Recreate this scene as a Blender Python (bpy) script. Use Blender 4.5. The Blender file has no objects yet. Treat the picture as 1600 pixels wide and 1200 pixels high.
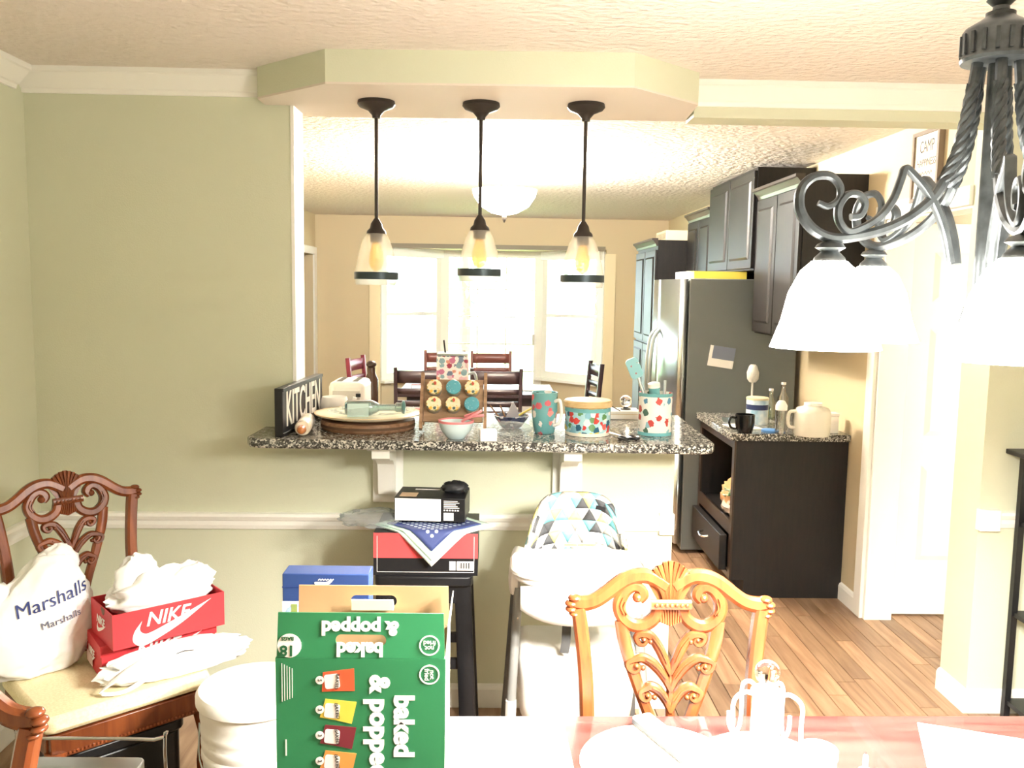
import bpy, bmesh, math, random
from math import sin, cos, pi, radians, sqrt
from mathutils import Vector, Matrix, noise
random.seed(7)
scene = bpy.context.scene
col = scene.collection

# ------------------------------------------------------------------ camera
F, PITCH, YAW, ROLL, CAMH = 1390.0, .1077, .0204, -.016, 1.669
cam_data = bpy.data.cameras.new('camera')
cam_data.sensor_fit = 'HORIZONTAL'; cam_data.sensor_width = 36.0
cam_data.lens = 36.0 * F / 1600.0; cam_data.clip_start = .02
cam = bpy.data.objects.new('camera', cam_data); col.objects.link(cam)
scene.camera = cam
fwd = Vector((sin(YAW)*cos(PITCH), cos(YAW)*cos(PITCH), -sin(PITCH)))
right0 = Vector((cos(YAW), -sin(YAW), 0)); up0 = right0.cross(fwd)
right = right0*cos(ROLL) - up0*(sin(ROLL))
up = up0*cos(ROLL) + right0*(sin(ROLL))
# (the roll turns the frame so that picture-right is 'right')
rot = Matrix((right, up, -fwd)).transposed()
cam.matrix_world = Matrix.Translation((0, 0, CAMH)) @ rot.to_4x4()

def at(px, py, X=None, Y=None, Z=None):
    """survey helper: the point of the place seen at a picture position, at a known depth, side or height"""
    r = right*((px-800)/F) + up*((600-py)/F) + fwd
    t = X/r.x if X is not None else (Y/r.y if Y is not None else (Z-CAMH)/r.z)
    return Vector((0, 0, CAMH)) + r*t

# ------------------------------------------------------------------ world, exposure
scene.view_settings.view_transform = 'Standard'
scene.view_settings.look = 'None'
scene.view_settings.gamma = 1.0
scene.view_settings.use_curve_mapping = False
scene.view_settings.exposure = 1.9
world = bpy.data.worlds.new('overcast_sky'); scene.world = world
world.use_nodes = True
bg = world.node_tree.nodes['Background']
bg.inputs[0].default_value = (.93, .97, 1.0, 1); bg.inputs[1].default_value = 10.0

# ------------------------------------------------------------------ helpers
def lin(h):
    h = h.lstrip('#'); c = [int(h[i:i+2], 16)/255 for i in (0, 2, 4)]
    return tuple(x/12.92 if x <= .04045 else ((x+.055)/1.055)**2.4 for x in c) + (1,)

MATS = {}
def M(name, hexcol, rough=.5, metal=0., col2=None, nscale=6., stretch=(1, 1, 1), bump=0., bscale=60., trans=0.,
      emit=0., spec=.5, alpha=1., coat=0., contrast=(.35, .65), sub=0., detail=3., ior=1.45):
    if name in MATS: return MATS[name]
    m = bpy.data.materials.new(name); m.use_nodes = True
    nt = m.node_tree; b = nt.nodes['Principled BSDF']
    b.inputs['Base Color'].default_value = lin(hexcol)
    b.inputs['Roughness'].default_value = rough; b.inputs['Metallic'].default_value = metal
    b.inputs['Specular IOR Level'].default_value = spec
    b.inputs['Transmission Weight'].default_value = trans
    b.inputs['Alpha'].default_value = alpha; b.inputs['Coat Weight'].default_value = coat
    b.inputs['IOR'].default_value = ior
    if sub: b.inputs['Subsurface Weight'].default_value = sub; b.inputs['Subsurface Radius'].default_value = (.02, .02, .02)
    if emit:
        b.inputs['Emission Color'].default_value = lin(hexcol); b.inputs['Emission Strength'].default_value = emit
    if col2 or bump:
        tc = nt.nodes.new('ShaderNodeTexCoord'); mp = nt.nodes.new('ShaderNodeMapping')
        mp.inputs['Scale'].default_value = stretch
        nt.links.new(tc.outputs['Object'], mp.inputs[0])
    if col2:
        n = nt.nodes.new('ShaderNodeTexNoise'); n.inputs['Scale'].default_value = nscale; n.inputs['Detail'].default_value = detail
        nt.links.new(mp.outputs[0], n.inputs['Vector'])
        r = nt.nodes.new('ShaderNodeValToRGB')
        r.color_ramp.elements[0].position, r.color_ramp.elements[1].position = contrast
        r.color_ramp.elements[0].color = lin(hexcol); r.color_ramp.elements[1].color = lin(col2)
        nt.links.new(n.outputs['Fac'], r.inputs[0]); nt.links.new(r.outputs[0], b.inputs['Base Color'])
    if bump:
        n = nt.nodes.new('ShaderNodeTexNoise'); n.inputs['Scale'].default_value = bscale; n.inputs['Detail'].default_value = 4
        nt.links.new(mp.outputs[0], n.inputs['Vector'])
        bp = nt.nodes.new('ShaderNodeBump'); bp.inputs['Strength'].default_value = bump; bp.inputs['Distance'].default_value = .01
        nt.links.new(n.outputs['Fac'], bp.inputs['Height']); nt.links.new(bp.outputs[0], b.inputs['Normal'])
    MATS[name] = m
    return m

def M_print(name, base, spots, scale=30., size=.45, rough=.35, second=None):
    """printed pattern: round blossoms in several colours on a ground colour"""
    if name in MATS: return MATS[name]
    m = bpy.data.materials.new(name); m.use_nodes = True
    nt = m.node_tree; b = nt.nodes['Principled BSDF']; b.inputs['Roughness'].default_value = rough
    tc = nt.nodes.new('ShaderNodeTexCoord')
    v = nt.nodes.new('ShaderNodeTexVoronoi'); v.inputs['Scale'].default_value = scale; v.inputs['Randomness'].default_value = .75
    no = nt.nodes.new('ShaderNodeTexNoise'); no.inputs['Scale'].default_value = scale*3
    nt.links.new(tc.outputs['Object'], v.inputs['Vector']); nt.links.new(tc.outputs['Object'], no.inputs['Vector'])
    ramp = nt.nodes.new('ShaderNodeValToRGB'); ramp.color_ramp.interpolation = 'CONSTANT'
    els = ramp.color_ramp.elements
    while len(els) < len(spots): els.new(.5)
    for i, c in enumerate(spots): els[i].position = i/len(spots); els[i].color = lin(c)
    sep = nt.nodes.new('ShaderNodeSeparateColor'); nt.links.new(v.outputs['Color'], sep.inputs[0])
    nt.links.new(sep.outputs[0], ramp.inputs[0])
    add = nt.nodes.new('ShaderNodeMath'); add.operation = 'MULTIPLY_ADD'
    nt.links.new(no.outputs['Fac'], add.inputs[0]); add.inputs[1].default_value = .5
    nt.links.new(v.outputs['Distance'], add.inputs[2])
    lt = nt.nodes.new('ShaderNodeMath'); lt.operation = 'LESS_THAN'; lt.inputs[1].default_value = size + .25
    nt.links.new(add.outputs[0], lt.inputs[0])
    mix = nt.nodes.new('ShaderNodeMix'); mix.data_type = 'RGBA'
    nt.links.new(lt.outputs[0], mix.inputs[0]); mix.inputs[6].default_value = lin(base)
    nt.links.new(ramp.outputs[0], mix.inputs[7]); nt.links.new(mix.outputs[2], b.inputs['Base Color'])
    MATS[name] = m
    return m

def M_glass(name, tint='#ffffff', rough=0., opacity=.12):
    """thin clear glass or film: mostly see-through with a gloss on top"""
    if name in MATS: return MATS[name]
    m = bpy.data.materials.new(name); m.use_nodes = True
    nt = m.node_tree; nt.nodes.remove(nt.nodes['Principled BSDF']); out = nt.nodes['Material Output']
    tr = nt.nodes.new('ShaderNodeBsdfTransparent'); tr.inputs[0].default_value = lin(tint)
    gl = nt.nodes.new('ShaderNodeBsdfGlossy'); gl.inputs['Roughness'].default_value = rough+.03
    fr = nt.nodes.new('ShaderNodeFresnel'); fr.inputs[0].default_value = 1.5
    ad = nt.nodes.new('ShaderNodeMath'); ad.operation = 'ADD'; ad.use_clamp = True; ad.inputs[1].default_value = opacity
    nt.links.new(fr.outputs[0], ad.inputs[0])
    mx = nt.nodes.new('ShaderNodeMixShader')
    nt.links.new(ad.outputs[0], mx.inputs[0]); nt.links.new(tr.outputs[0], mx.inputs[1]); nt.links.new(gl.outputs[0], mx.inputs[2])
    nt.links.new(mx.outputs[0], out.inputs[0])
    MATS[name] = m
    return m

def M_milk(name, c, white=.3):
    """thin glass that scatters some light: part clear, part milky"""
    m = bpy.data.materials.new(name); m.use_nodes = True
    nt = m.node_tree; nt.nodes.remove(nt.nodes['Principled BSDF']); out = nt.nodes['Material Output']
    tr = nt.nodes.new('ShaderNodeBsdfTransparent'); tl = nt.nodes.new('ShaderNodeBsdfTranslucent'); df = nt.nodes.new('ShaderNodeBsdfDiffuse')
    for x in (tr, tl, df): x.inputs[0].default_value = lin(c)
    m1 = nt.nodes.new('ShaderNodeMixShader'); nt.links.new(tl.outputs[0], m1.inputs[1]); nt.links.new(df.outputs[0], m1.inputs[2])
    m2 = nt.nodes.new('ShaderNodeMixShader'); m2.inputs[0].default_value = white
    nt.links.new(tr.outputs[0], m2.inputs[1]); nt.links.new(m1.outputs[0], m2.inputs[2]); nt.links.new(m2.outputs[0], out.inputs[0])
    MATS[name] = m
    return m

def cr(pts, n=6, closed=False):
    """Catmull-Rom through points (any dimension)"""
    P = [Vector(p) for p in pts]; out = []
    k = len(P)
    rng = range(k) if closed else range(k-1)
    for i in rng:
        p1, p2 = P[i], P[(i+1) % k]
        p0 = P[i-1] if (closed or i > 0) else p1*2-p2
        p3 = P[(i+2) % k] if (closed or i+2 < k) else p2*2-p1
        for j in range(n):
            t = j/n
            out.append(.5*((2*p1)+(p2-p0)*t+(2*p0-5*p1+4*p2-p3)*t*t+(3*p1-p0-3*p2+p3)*t**3))
    if not closed: out.append(P[-1])
    return out

class MB:
    def __init__(s): s.v = []; s.f = []; s.m = []
    def add(s, vs, fs, mi=0):
        o = len(s.v); s.v += [tuple(v) for v in vs]; s.f += [tuple(i+o for i in f) for f in fs]; s.m += [mi]*len(fs); return s
    def box(s, a, b, mi=0):
        x0, y0, z0 = a; x1, y1, z1 = b
        return s.add([(x0,y0,z0),(x1,y0,z0),(x1,y1,z0),(x0,y1,z0),(x0,y0,z1),(x1,y0,z1),(x1,y1,z1),(x0,y1,z1)],
              [(3,2,1,0),(4,5,6,7),(0,1,5,4),(1,2,6,5),(2,3,7,6),(3,0,4,7)], mi)
    def hexa(s, p, mi=0):
        """eight corners: bottom four then top four"""
        return s.add(p, [(3,2,1,0),(4,5,6,7),(0,1,5,4),(1,2,6,5),(2,3,7,6),(3,0,4,7)], mi)
    def lathe(s, prof, seg=28, c=(0,0,0), sx=1., sy=1., capb=True, capt=True, mi=0):
        vs = []; fs = []
        for r, z in prof:
            for k in range(seg):
                a = 2*pi*k/seg; vs.append((c[0]+r*cos(a)*sx, c[1]+r*sin(a)*sy, c[2]+z))
        for i in range(len(prof)-1):
            for k in range(seg):
                a, b = i*seg+k, i*seg+(k+1) % seg
                fs.append((a, b, b+seg, a+seg))
        if capb: fs.append(tuple(range(seg-1, -1, -1)))
        if capt: fs.append(tuple((len(prof)-1)*seg+k for k in range(seg)))
        return s.add(vs, fs, mi)
    def sweep(s, path, a, b=None, N=None, n=8, closed=False, sq=1., mi=0):
        """tube or ribbon; a = half width across, b = half depth along N; numbers or lists"""
        P = [Vector(p) for p in path]; k = len(P)
        A = a if isinstance(a, (list, tuple)) else [a]*k
        B = A if b is None else (b if isinstance(b, (list, tuple)) else [b]*k)
        vs = []; fs = []
        prev = None
        for i in range(k):
            t = (P[(i+1) % k]-P[i-1]) if closed else (P[min(i+1, k-1)]-P[max(i-1, 0)])
            t = t.normalized() if t.length > 1e-9 else Vector((0, 0, 1))
            if N is not None:
                nn = Vector(N); nn = (nn - t*nn.dot(t)).normalized()
            else:
                ref = prev if prev is not None else (Vector((0, 0, 1)) if abs(t.z) < .9 else Vector((1, 0, 0)))
                nn = (ref - t*ref.dot(t)).normalized()
            prev = nn; side = t.cross(nn)
            for j in range(n):
                w = 2*pi*(j+.5)/n; c_, s_ = cos(w), sin(w)
                if sq != 1.: c_ = math.copysign(abs(c_)**sq, c_); s_ = math.copysign(abs(s_)**sq, s_)
                vs.append(P[i]+side*(A[i]*c_)+nn*(B[i]*s_))
        for i in range(k if closed else k-1):
            for j in range(n):
                p, q = i*n+j, i*n+(j+1) % n; r = ((i+1) % k)*n
                fs.append((p, q, r+(j+1) % n, r+j))
        if not closed:
            fs.append(tuple(range(n-1, -1, -1))); fs.append(tuple((k-1)*n+j for j in range(n)))
        return s.add(vs, fs, mi)
    def ell(s, c, r, seg=12, rings=8, mi=0):
        vs = [(c[0], c[1], c[2]-r[2])]; fs = []
        for i in range(1, rings):
            p = -pi/2+pi*i/rings
            for k in range(seg):
                a = 2*pi*k/seg; vs.append((c[0]+r[0]*cos(p)*cos(a), c[1]+r[1]*cos(p)*sin(a), c[2]+r[2]*sin(p)))
        vs.append((c[0], c[1], c[2]+r[2])); top = len(vs)-1
        for k in range(seg):
            fs.append((0, 1+(k+1) % seg, 1+k)); fs.append((top, top-seg+k, top-seg+(k+1) % seg))
        for i in range(rings-2):
            for k in range(seg):
                a = 1+i*seg+k; b = 1+i*seg+(k+1) % seg; fs.append((a, b, b+seg, a+seg))
        return s.add(vs, fs, mi)
    def prism(s, poly, z0, z1, mi=0):
        n = len(poly)
        vs = [(x, y, z0) for x, y in poly]+[(x, y, z1) for x, y in poly]
        fs = [tuple(range(n-1, -1, -1)), tuple(range(n, 2*n))]+[(i, (i+1) % n, n+(i+1) % n, n+i) for i in range(n)]
        return s.add(vs, fs, mi)
    def prof(s, poly, path_a, path_b, o1, o2, mi=0):
        """straight moulding: profile points (p,q) along o1,o2 carried from a to b"""
        a, b = Vector(path_a), Vector(path_b); o1 = Vector(o1); o2 = Vector(o2); n = len(poly)
        vs = [a+o1*p+o2*q for p, q in poly]+[b+o1*p+o2*q for p, q in poly]
        fs = [tuple(range(n-1, -1, -1)), tuple(range(n, 2*n))]+[(i, (i+1) % n, n+(i+1) % n, n+i) for i in range(n)]
        return s.add(vs, fs, mi)
    def grid(s, fn, nu, nv, mi=0, matfn=None):
        o = len(s.v)
        for i in range(nu+1):
            for j in range(nv+1): s.v.append(tuple(fn(i/nu, j/nv)))
        for i in range(nu):
            for j in range(nv):
                a = o+i*(nv+1)+j; q = (a, a+nv+1, a+nv+2, a+1)
                s.f.append(q); s.m.append(matfn(i, j) if matfn else mi)
        return s
    def build(s, name, mat, parent=None, smooth=40, bevel=0., solid=0., fix=True):
        me = bpy.data.meshes.new(name); me.from_pydata(s.v, [], s.f)
        for m in (mat if isinstance(mat, (list, tuple)) else [mat]): me.materials.append(m)
        me.polygons.foreach_set('material_index', s.m)
        if fix:
            bm = bmesh.new(); bm.from_mesh(me); bmesh.ops.recalc_face_normals(bm, faces=bm.faces); bm.to_mesh(me); bm.free()
        if smooth:
            me.polygons.foreach_set('use_smooth', [True]*len(me.polygons)); me.set_sharp_from_angle(angle=radians(smooth))
        o = bpy.data.objects.new(name, me); col.objects.link(o)
        if parent is not None: o.parent = parent
        if bevel:
            md = o.modifiers.new('bevel', 'BEVEL'); md.width = bevel; md.segments = 2; md.limit_method = 'ANGLE'
        if solid:
            md = o.modifiers.new('solid', 'SOLIDIFY'); md.thickness = solid; md.offset = 0
        return o

def thing(name, label, cat, loc=(0, 0, 0), rz=0., group=None):
    o = bpy.data.objects.new(name, None); col.objects.link(o); o.empty_display_size = .05
    o.location = loc; o.rotation_euler = (0, 0, rz); o['label'] = label; o['category'] = cat
    if group: o['group'] = group
    return o
def tag(o, label, cat, group=None):
    o['label'] = label; o['category'] = cat
    if group: o['group'] = group
    return o
def struct(o, label=None):
    o['kind'] = 'structure'
    if label: o['label'] = label
    return o
def copy_tree(o, parent=None):
    c = o.copy(); col.objects.link(c); c.parent = parent
    for ch in o.children: copy_tree(ch, c)
    return c
def B(name, a, b, mat, parent=None, bevel=0.):
    return MB().box(a, b).build(name, mat, parent, smooth=0 if not bevel else 40, bevel=bevel)

def flat(loops, depth=.0006):
    """filled outline(s) with holes, in the XY plane, as (verts, faces)"""
    cu = bpy.data.curves.new('outline', 'CURVE'); cu.dimensions = '2D'; cu.fill_mode = 'BOTH'; cu.extrude = depth/2
    for L in loops:
        sp = cu.splines.new('POLY'); sp.points.add(len(L)-1); sp.use_cyclic_u = True
        for p, q in zip(sp.points, L): p.co = (q[0], q[1], 0, 1)
    ob = bpy.data.objects.new('outline', cu); me = bpy.data.meshes.new_from_object(ob)
    r = ([v.co.copy() for v in me.vertices], [tuple(p.vertices) for p in me.polygons])
    bpy.data.objects.remove(ob); bpy.data.curves.remove(cu); bpy.data.meshes.remove(me)
    return r
def lettering(txt, size, depth=.0006, bold=0., shear=0., align='CENTER', space=1.):
    cu = bpy.data.curves.new('lettering', 'FONT'); cu.body = txt; cu.size = size; cu.extrude = depth/2; cu.offset = bold
    cu.align_x = align; cu.align_y = 'CENTER'; cu.resolution_u = 3; cu.shear = shear; cu.space_character = space; cu.space_line = .8
    ob = bpy.data.objects.new('lettering', cu); me = bpy.data.meshes.new_from_object(ob)
    r = ([v.co.copy() for v in me.vertices], [tuple(p.vertices) for p in me.polygons])
    bpy.data.objects.remove(ob); bpy.data.curves.remove(cu); bpy.data.meshes.remove(me)
    return r
def put(name, vf, mat, parent, o, ex, ey, sx=1., sy=1.):
    """lay flat artwork on a surface: origin o, its x along ex, its y along ey"""
    ex = Vector(ex).normalized(); ey = Vector(ey).normalized(); ez = ex.cross(ey); o = Vector(o)
    mb = MB(); mb.add([o+ex*(v.x*sx)+ey*(v.y*sy)+ez*v.z for v in vf[0]], vf[1])
    return mb.build(name, mat, parent, smooth=0, fix=False)
def rrect(w, h, r, n=5):
    pts = []
    for cx, cy, a0 in ((w/2-r, h/2-r, 0), (-w/2+r, h/2-r, 90), (-w/2+r, -h/2+r, 180), (w/2-r, -h/2+r, 270)):
        for k in range(n+1):
            a = radians(a0+90*k/n); pts.append((cx+r*cos(a), cy+r*sin(a)))
    return pts
def circ(r, n=24, cx=0, cy=0): return [(cx+r*cos(2*pi*k/n), cy+r*sin(2*pi*k/n)) for k in range(n)]
def tri_fan(o, ex, ey, pts, mi=0): pass
def crumple(mb, c, r, seg=40, rings=28, amp=.18, freq=5., seed=0., sharp=True, shape=None, flat_z=None, mi=0):
    """crushed bag or cloth: a creased closed skin"""
    o = len(mb.v); c = Vector(c)
    def pt(k, i):
        p = -pi/2+pi*i/rings; a = 2*pi*k/seg
        d = Vector((cos(p)*cos(a), cos(p)*sin(a), sin(p)))
        q = d*freq+Vector((seed, seed*1.7, -seed))
        n1 = noise.noise(q); n2 = noise.noise(q*2.3)
        f = 1+amp*((1-2*abs(n1))*1.2-.5+.5*(1-2*abs(n2)) if sharp else n1+n2*.5)
        if shape: f *= shape(d)
        w = Vector((d.x*r[0], d.y*r[1], d.z*r[2]))*f + c
        if flat_z is not None and w.z < flat_z: w.z = flat_z+(w.z-flat_z)*.02
        return w
    vs = [pt(0, 0)]
    for i in range(1, rings):
        for k in range(seg): vs.append(pt(k, i))
    vs.append(pt(0, rings)); top = len(vs)-1; fs = []
    for k in range(seg):
        fs.append((0, 1+(k+1) % seg, 1+k)); fs.append((top, top-seg+k, top-seg+(k+1) % seg))
    for i in range(rings-2):
        for k in range(seg):
            a = 1+i*seg+k; b = 1+i*seg+(k+1) % seg; fs.append((a, b, b+seg, a+seg))
    return mb.add(vs, fs, mi)

# ------------------------------------------------------------------ materials of the place
m_green = M('sage_wall_paint', '#d2d5bd', .7, bump=.08, bscale=180)
m_tan = M('tan_wall_paint', '#d2c3a2', .7, bump=.08, bscale=180)
m_pink = M('soffit_white_paint', '#ddd3c6', .8)
m_ceil = M('stucco_ceiling', '#e6ddd2', .9, bump=1., bscale=27, stretch=(1, 1.4, 1))
for _n in m_ceil.node_tree.nodes:
    if _n.type == 'BUMP': _n.inputs['Distance'].default_value = .02
m_trim = M('white_trim_paint', '#f2f1ea', .4)
m_dark = M('espresso_cabinet', '#121010', .5, col2='#1a1614', nscale=8, stretch=(8, 8, 1))
m_black = M('black_paint', '#17171a', .4)
m_plast = M('white_plastic', '#f2efea', .35)
m_chrome = M('chrome', '#d6d6d6', .15, 1.)
m_steel = M('stainless_steel', '#b9c2c5', .28, 1.)
m_white = M('white_paper', '#f7f6f2', .6)
m_iron = M('wrought_iron', '#3d4143', .38, .6, col2='#565b5d', nscale=30)
m_bronze = M('dark_bronze', '#3a3430', .5, .4)

def M_granite(name):
    m = bpy.data.materials.new(name); m.use_nodes = True
    nt = m.node_tree; b = nt.nodes['Principled BSDF']; b.inputs['Roughness'].default_value = .12
    tc = nt.nodes.new('ShaderNodeTexCoord')
    v = nt.nodes.new('ShaderNodeTexVoronoi'); v.inputs['Scale'].default_value = 190
    n = nt.nodes.new('ShaderNodeTexNoise'); n.inputs['Scale'].default_value = 60; n.inputs['Detail'].default_value = 5
    nt.links.new(tc.outputs['Object'], v.inputs['Vector']); nt.links.new(tc.outputs['Object'], n.inputs['Vector'])
    s = nt.nodes.new('ShaderNodeSeparateColor'); nt.links.new(v.outputs['Color'], s.inputs[0])
    mu = nt.nodes.new('ShaderNodeMath'); mu.operation = 'MULTIPLY'; nt.links.new(s.outputs[0], mu.inputs[0]); nt.links.new(n.outputs['Fac'], mu.inputs[1])
    r = nt.nodes.new('ShaderNodeValToRGB'); e = r.color_ramp.elements
    e[0].position = .15; e[0].color = lin('#383836'); e[1].position = .45; e[1].color = lin('#cfccc2')
    k = e.new(.28); k.color = lin('#6c6a64')
    nt.links.new(mu.outputs[0], r.inputs[0]); nt.links.new(r.outputs[0], b.inputs['Base Color'])
    return m
m_granite = M_granite('speckled_granite')

def M_wood(name, c1, c2, rough, axis='y', s=1.):
    m = bpy.data.materials.new(name); m.use_nodes = True
    nt = m.node_tree; b = nt.nodes['Principled BSDF']; b.inputs['Roughness'].default_value = rough
    tc = nt.nodes.new('ShaderNodeTexCoord'); mp = nt.nodes.new('ShaderNodeMapping')
    sc = {'x': (1.2*s, 14*s, 14*s), 'y': (14*s, 1.2*s, 14*s), 'z': (14*s, 14*s, 1.2*s)}[axis]
    mp.inputs['Scale'].default_value = sc
    oi = nt.nodes.new('ShaderNodeObjectInfo'); ad = nt.nodes.new('ShaderNodeVectorMath'); ad.operation = 'ADD'
    sc2 = nt.nodes.new('ShaderNodeVectorMath'); sc2.operation = 'SCALE'; sc2.inputs['Scale'].default_value = 37
    cmb = nt.nodes.new('ShaderNodeCombineXYZ'); 
    for i in range(3): nt.links.new(oi.outputs['Random'], cmb.inputs[i])
    nt.links.new(cmb.outputs[0], sc2.inputs[0]); nt.links.new(tc.outputs['Object'], mp.inputs[0])
    nt.links.new(mp.outputs[0], ad.inputs[0]); nt.links.new(sc2.outputs[0], ad.inputs[1])
    n = nt.nodes.new('ShaderNodeTexNoise'); n.inputs['Scale'].default_value = 1.6; n.inputs['Detail'].default_value = 6; n.inputs['Distortion'].default_value = 1.2
    nt.links.new(ad.outputs[0], n.inputs['Vector'])
    r = nt.nodes.new('ShaderNodeValToRGB'); r.color_ramp.elements[0].position = .3; r.color_ramp.elements[1].position = .72
    r.color_ramp.elements[0].color = lin(c1); r.color_ramp.elements[1].color = lin(c2)
    nt.links.new(n.outputs['Fac'], r.inputs[0])
    hs = nt.nodes.new('ShaderNodeHueSaturation'); mr = nt.nodes.new('ShaderNodeMapRange')
    mr.inputs['To Min'].default_value = .72; mr.inputs['To Max'].default_value = 1.2
    nt.links.new(oi.outputs['Random'], mr.inputs[0]); nt.links.new(mr.outputs[0], hs.inputs['Value'])
    nt.links.new(r.outputs[0], hs.inputs['Color']); nt.links.new(hs.outputs[0], b.inputs['Base Color'])
    return m
m_oak = M_wood('oak_floor', '#87664c', '#b39375', .42, 'y')
m_mahog = M_wood('carved_mahogany', '#66311a', '#8a4a26', .26, 'z')
m_table = M('dark_red_table_wood', '#3f2422', .2, col2='#553632', nscale=3, stretch=(1, 10, 1), coat=.4)
m_maple = M('pale_wood', '#d8c08f', .5, col2='#c6a774', nscale=6, stretch=(1, 8, 8))
m_walnut = M('brown_board_wood', '#7b5a41', .5, col2='#9a775a', nscale=6, stretch=(2, 12, 12))

# ================================================================== THE SETTING
D = 3.41; CZ = 2.44
# floor: bare boards laid one by one where they can be told apart, a plain sub-floor below
floor = struct(B('floor', (-3.2, -1.4, -.06), (4.0, 12.0, -.012), m_oak), 'oak strip floor')
def plank_mesh(L):
    w, h = .041, .012
    mb = MB(); b = .0015
    mb.hexa([(-w, 0, -h), (w, 0, -h), (w, L, -h), (-w, L, -h), (-w+b, b, 0), (w-b, b, 0), (w-b, L-b, 0), (-w+b, L-b, 0)])
    return mb
plank_src = {}
for i in range(27):
    x = .62+i*.0835; y = 1.75-random.random()*.8
    while y < 5.62:
        L = random.choice((.6, .75, .9, 1.05))
        if y+L > 1.6 and not (x > 2.0 and y > 4.6):
            if L not in plank_src:
                o = plank_mesh(L).build('plank', m_oak, floor, smooth=0); plank_src[L] = o
            else:
                o = plank_src[L].copy(); col.objects.link(o)
            o.location = (x, y, 0)
        y += L+.001
B('subfloor_boards', (-3.2, -1.4, -.012), (.575, 12.0, -.001), m_oak, floor)
B('subfloor_boards', (.575, 5.65, -.012), (4.0, 12.0, -.0015), m_oak, floor)

struct(B('ceiling', (-3.2, -1.4, CZ), (4.0, 12.0, CZ+.08), m_ceil), 'stippled white ceiling')
struct(B('wall_left', (-1.87, -1.4, 0), (-1.75, D+.14, CZ), m_green), 'sage green side wall')
struct(B('wall_rear', (-1.87, -1.4, 0), (3.12, -1.28, CZ), m_green))
struct(B('wall_right', (3.0, -1.28, 0), (3.12, 3.40, CZ), m_green))
# wall between dining room and kitchen: full-height piece, low bar wall, pillar piece, beam
struct(B('wall_divider', (-1.75, D, 0), (-.77, D+.14, CZ), m_green), 'sage green wall beside the bar opening')
struct(B('trim_opening', (-.77, D-.004, 1.12), (-.757, D+.15, 2.33), m_trim))
struct(B('wall_bar', (-.77, D, 0), (.71, D+.14, 1.085), m_green), 'low sage wall under the bar top')
struct(B('wall_pillar', (1.915, 3.39, 0), (3.0, 3.60, CZ), m_green), 'wall end beside the kitchen passage')
struct(B('wall_beam', (.735, D, 2.315), (1.915, D+.14, CZ), m_green))
# dropped soffit over the bar
pts = [(-.57, 3.035), (.447, 3.0), (.715, 3.25), (.733, 3.56), (-.768, 3.62), (-.768, 3.405), (-.862, 3.405), (-.862, 3.30)]
soff = struct(MB().prism(pts, 2.335, CZ).build('wall_soffit', m_green, smooth=0), 'dropped soffit over the bar')
MB().prism([(x, y) for x, y in pts], 2.328, 2.335).build('soffit_underside', m_pink, soff, smooth=0)
# kitchen shell
struct(B('wall_kitchen_left', (-2.14, D+.14, 0), (-2.0, 8.85, CZ), m_tan))
struct(B('wall_kitchen_left_head', (-2.14, 8.85, 2.0), (-2.0, 9.86, CZ), m_tan))
struct(B('wall_kitchen_left_end', (-2.14, 9.86, 0), (-2.0, 10.12, CZ), m_tan))
struct(B('wall_kitchen_stub', (-2.0, D+.141, 0), (-1.75, D+.2, CZ), m_tan))
struct(B('wall_kitchen_right', (1.92, 4.41, 0), (2.04, 10.12, CZ), m_tan), 'tan kitchen wall behind the cabinets')
struct(B('wall_kitchen_right_head', (1.92, 3.60, 2.04), (2.04, 4.41, CZ), m_tan))
struct(B('wall_kitchen_back_left', (-2.0, 10.0, 0), (-1.30, 10.12, CZ), m_tan), 'tan back wall of the kitchen')
struct(B('wall_kitchen_back_right', (1.24, 10.0, 0), (1.92, 10.12, CZ), m_tan))
struct(B('wall_kitchen_back_head', (-1.30, 10.0, 2.10), (1.24, 10.12, CZ), m_tan))
# side passage behind the open door, and the room beyond the left doorway
struct(B('wall_passage_back', (2.04, 5.1, 0), (3.4, 5.2, CZ), m_tan)); struct(B('wall_passage_side', (3.4, 3.4, 0), (3.5, 5.2, CZ), m_tan))
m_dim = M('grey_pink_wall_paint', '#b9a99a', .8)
struct(B('wall_side_room', (-3.2, 8.4, 0), (-3.1, 10.6, CZ), m_dim)); struct(B('wall_side_room_back', (-3.2, 10.12, 0), (-2.14, 10.2, CZ), m_dim))
struct(B('wall_side_room_front', (-3.2, 8.4, 0), (-2.14, 8.5, CZ), m_dim))
# mouldings
CROWN = [(0, 0), (.012, 0), (.016, .014), (.024, .018), (.062, .062), (.07, .066), (.07, .085), (0, .085)]
def crown(name, a, b, out):
    n = Vector(out)
    return struct(MB().prof(CROWN, a, b, n, (0, 0, 1)).build(name, m_trim, smooth=0), 'white crown moulding')
crown('trim_1', (-1.75, D, CZ-.085), (-.863, D, CZ-.085), (0, -1, 0))
crown('trim_2', (-1.75, -1.28, CZ-.085), (-1.75, D-.07, CZ-.085), (1, 0, 0))
crown('trim_3', (.735, D, CZ-.085), (1.915, D, CZ-.085), (0, -1, 0))
crown('trim_4', (1.915, 3.39, CZ-.085), (3.0, 3.39, CZ-.085), (0, -1, 0))
RAIL = [(0, 0), (.012, .004), (.016, .02), (.014, .036), (.02, .04), (.026, .055), (.022, .066), (0, .068)]
def rail(name, a, b, out): return struct(MB().prof(RAIL, a, b, out, (0, 0, 1)).build(name, m_trim, smooth=0), 'white chair rail')
rail('trim_5', (-1.75, D, .712), (.69, D, .725), (0, -1, 0)); rail('trim_6', (-1.75, -1.28, .71), (-1.75, D-.03, .71), (1, 0, 0))
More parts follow.
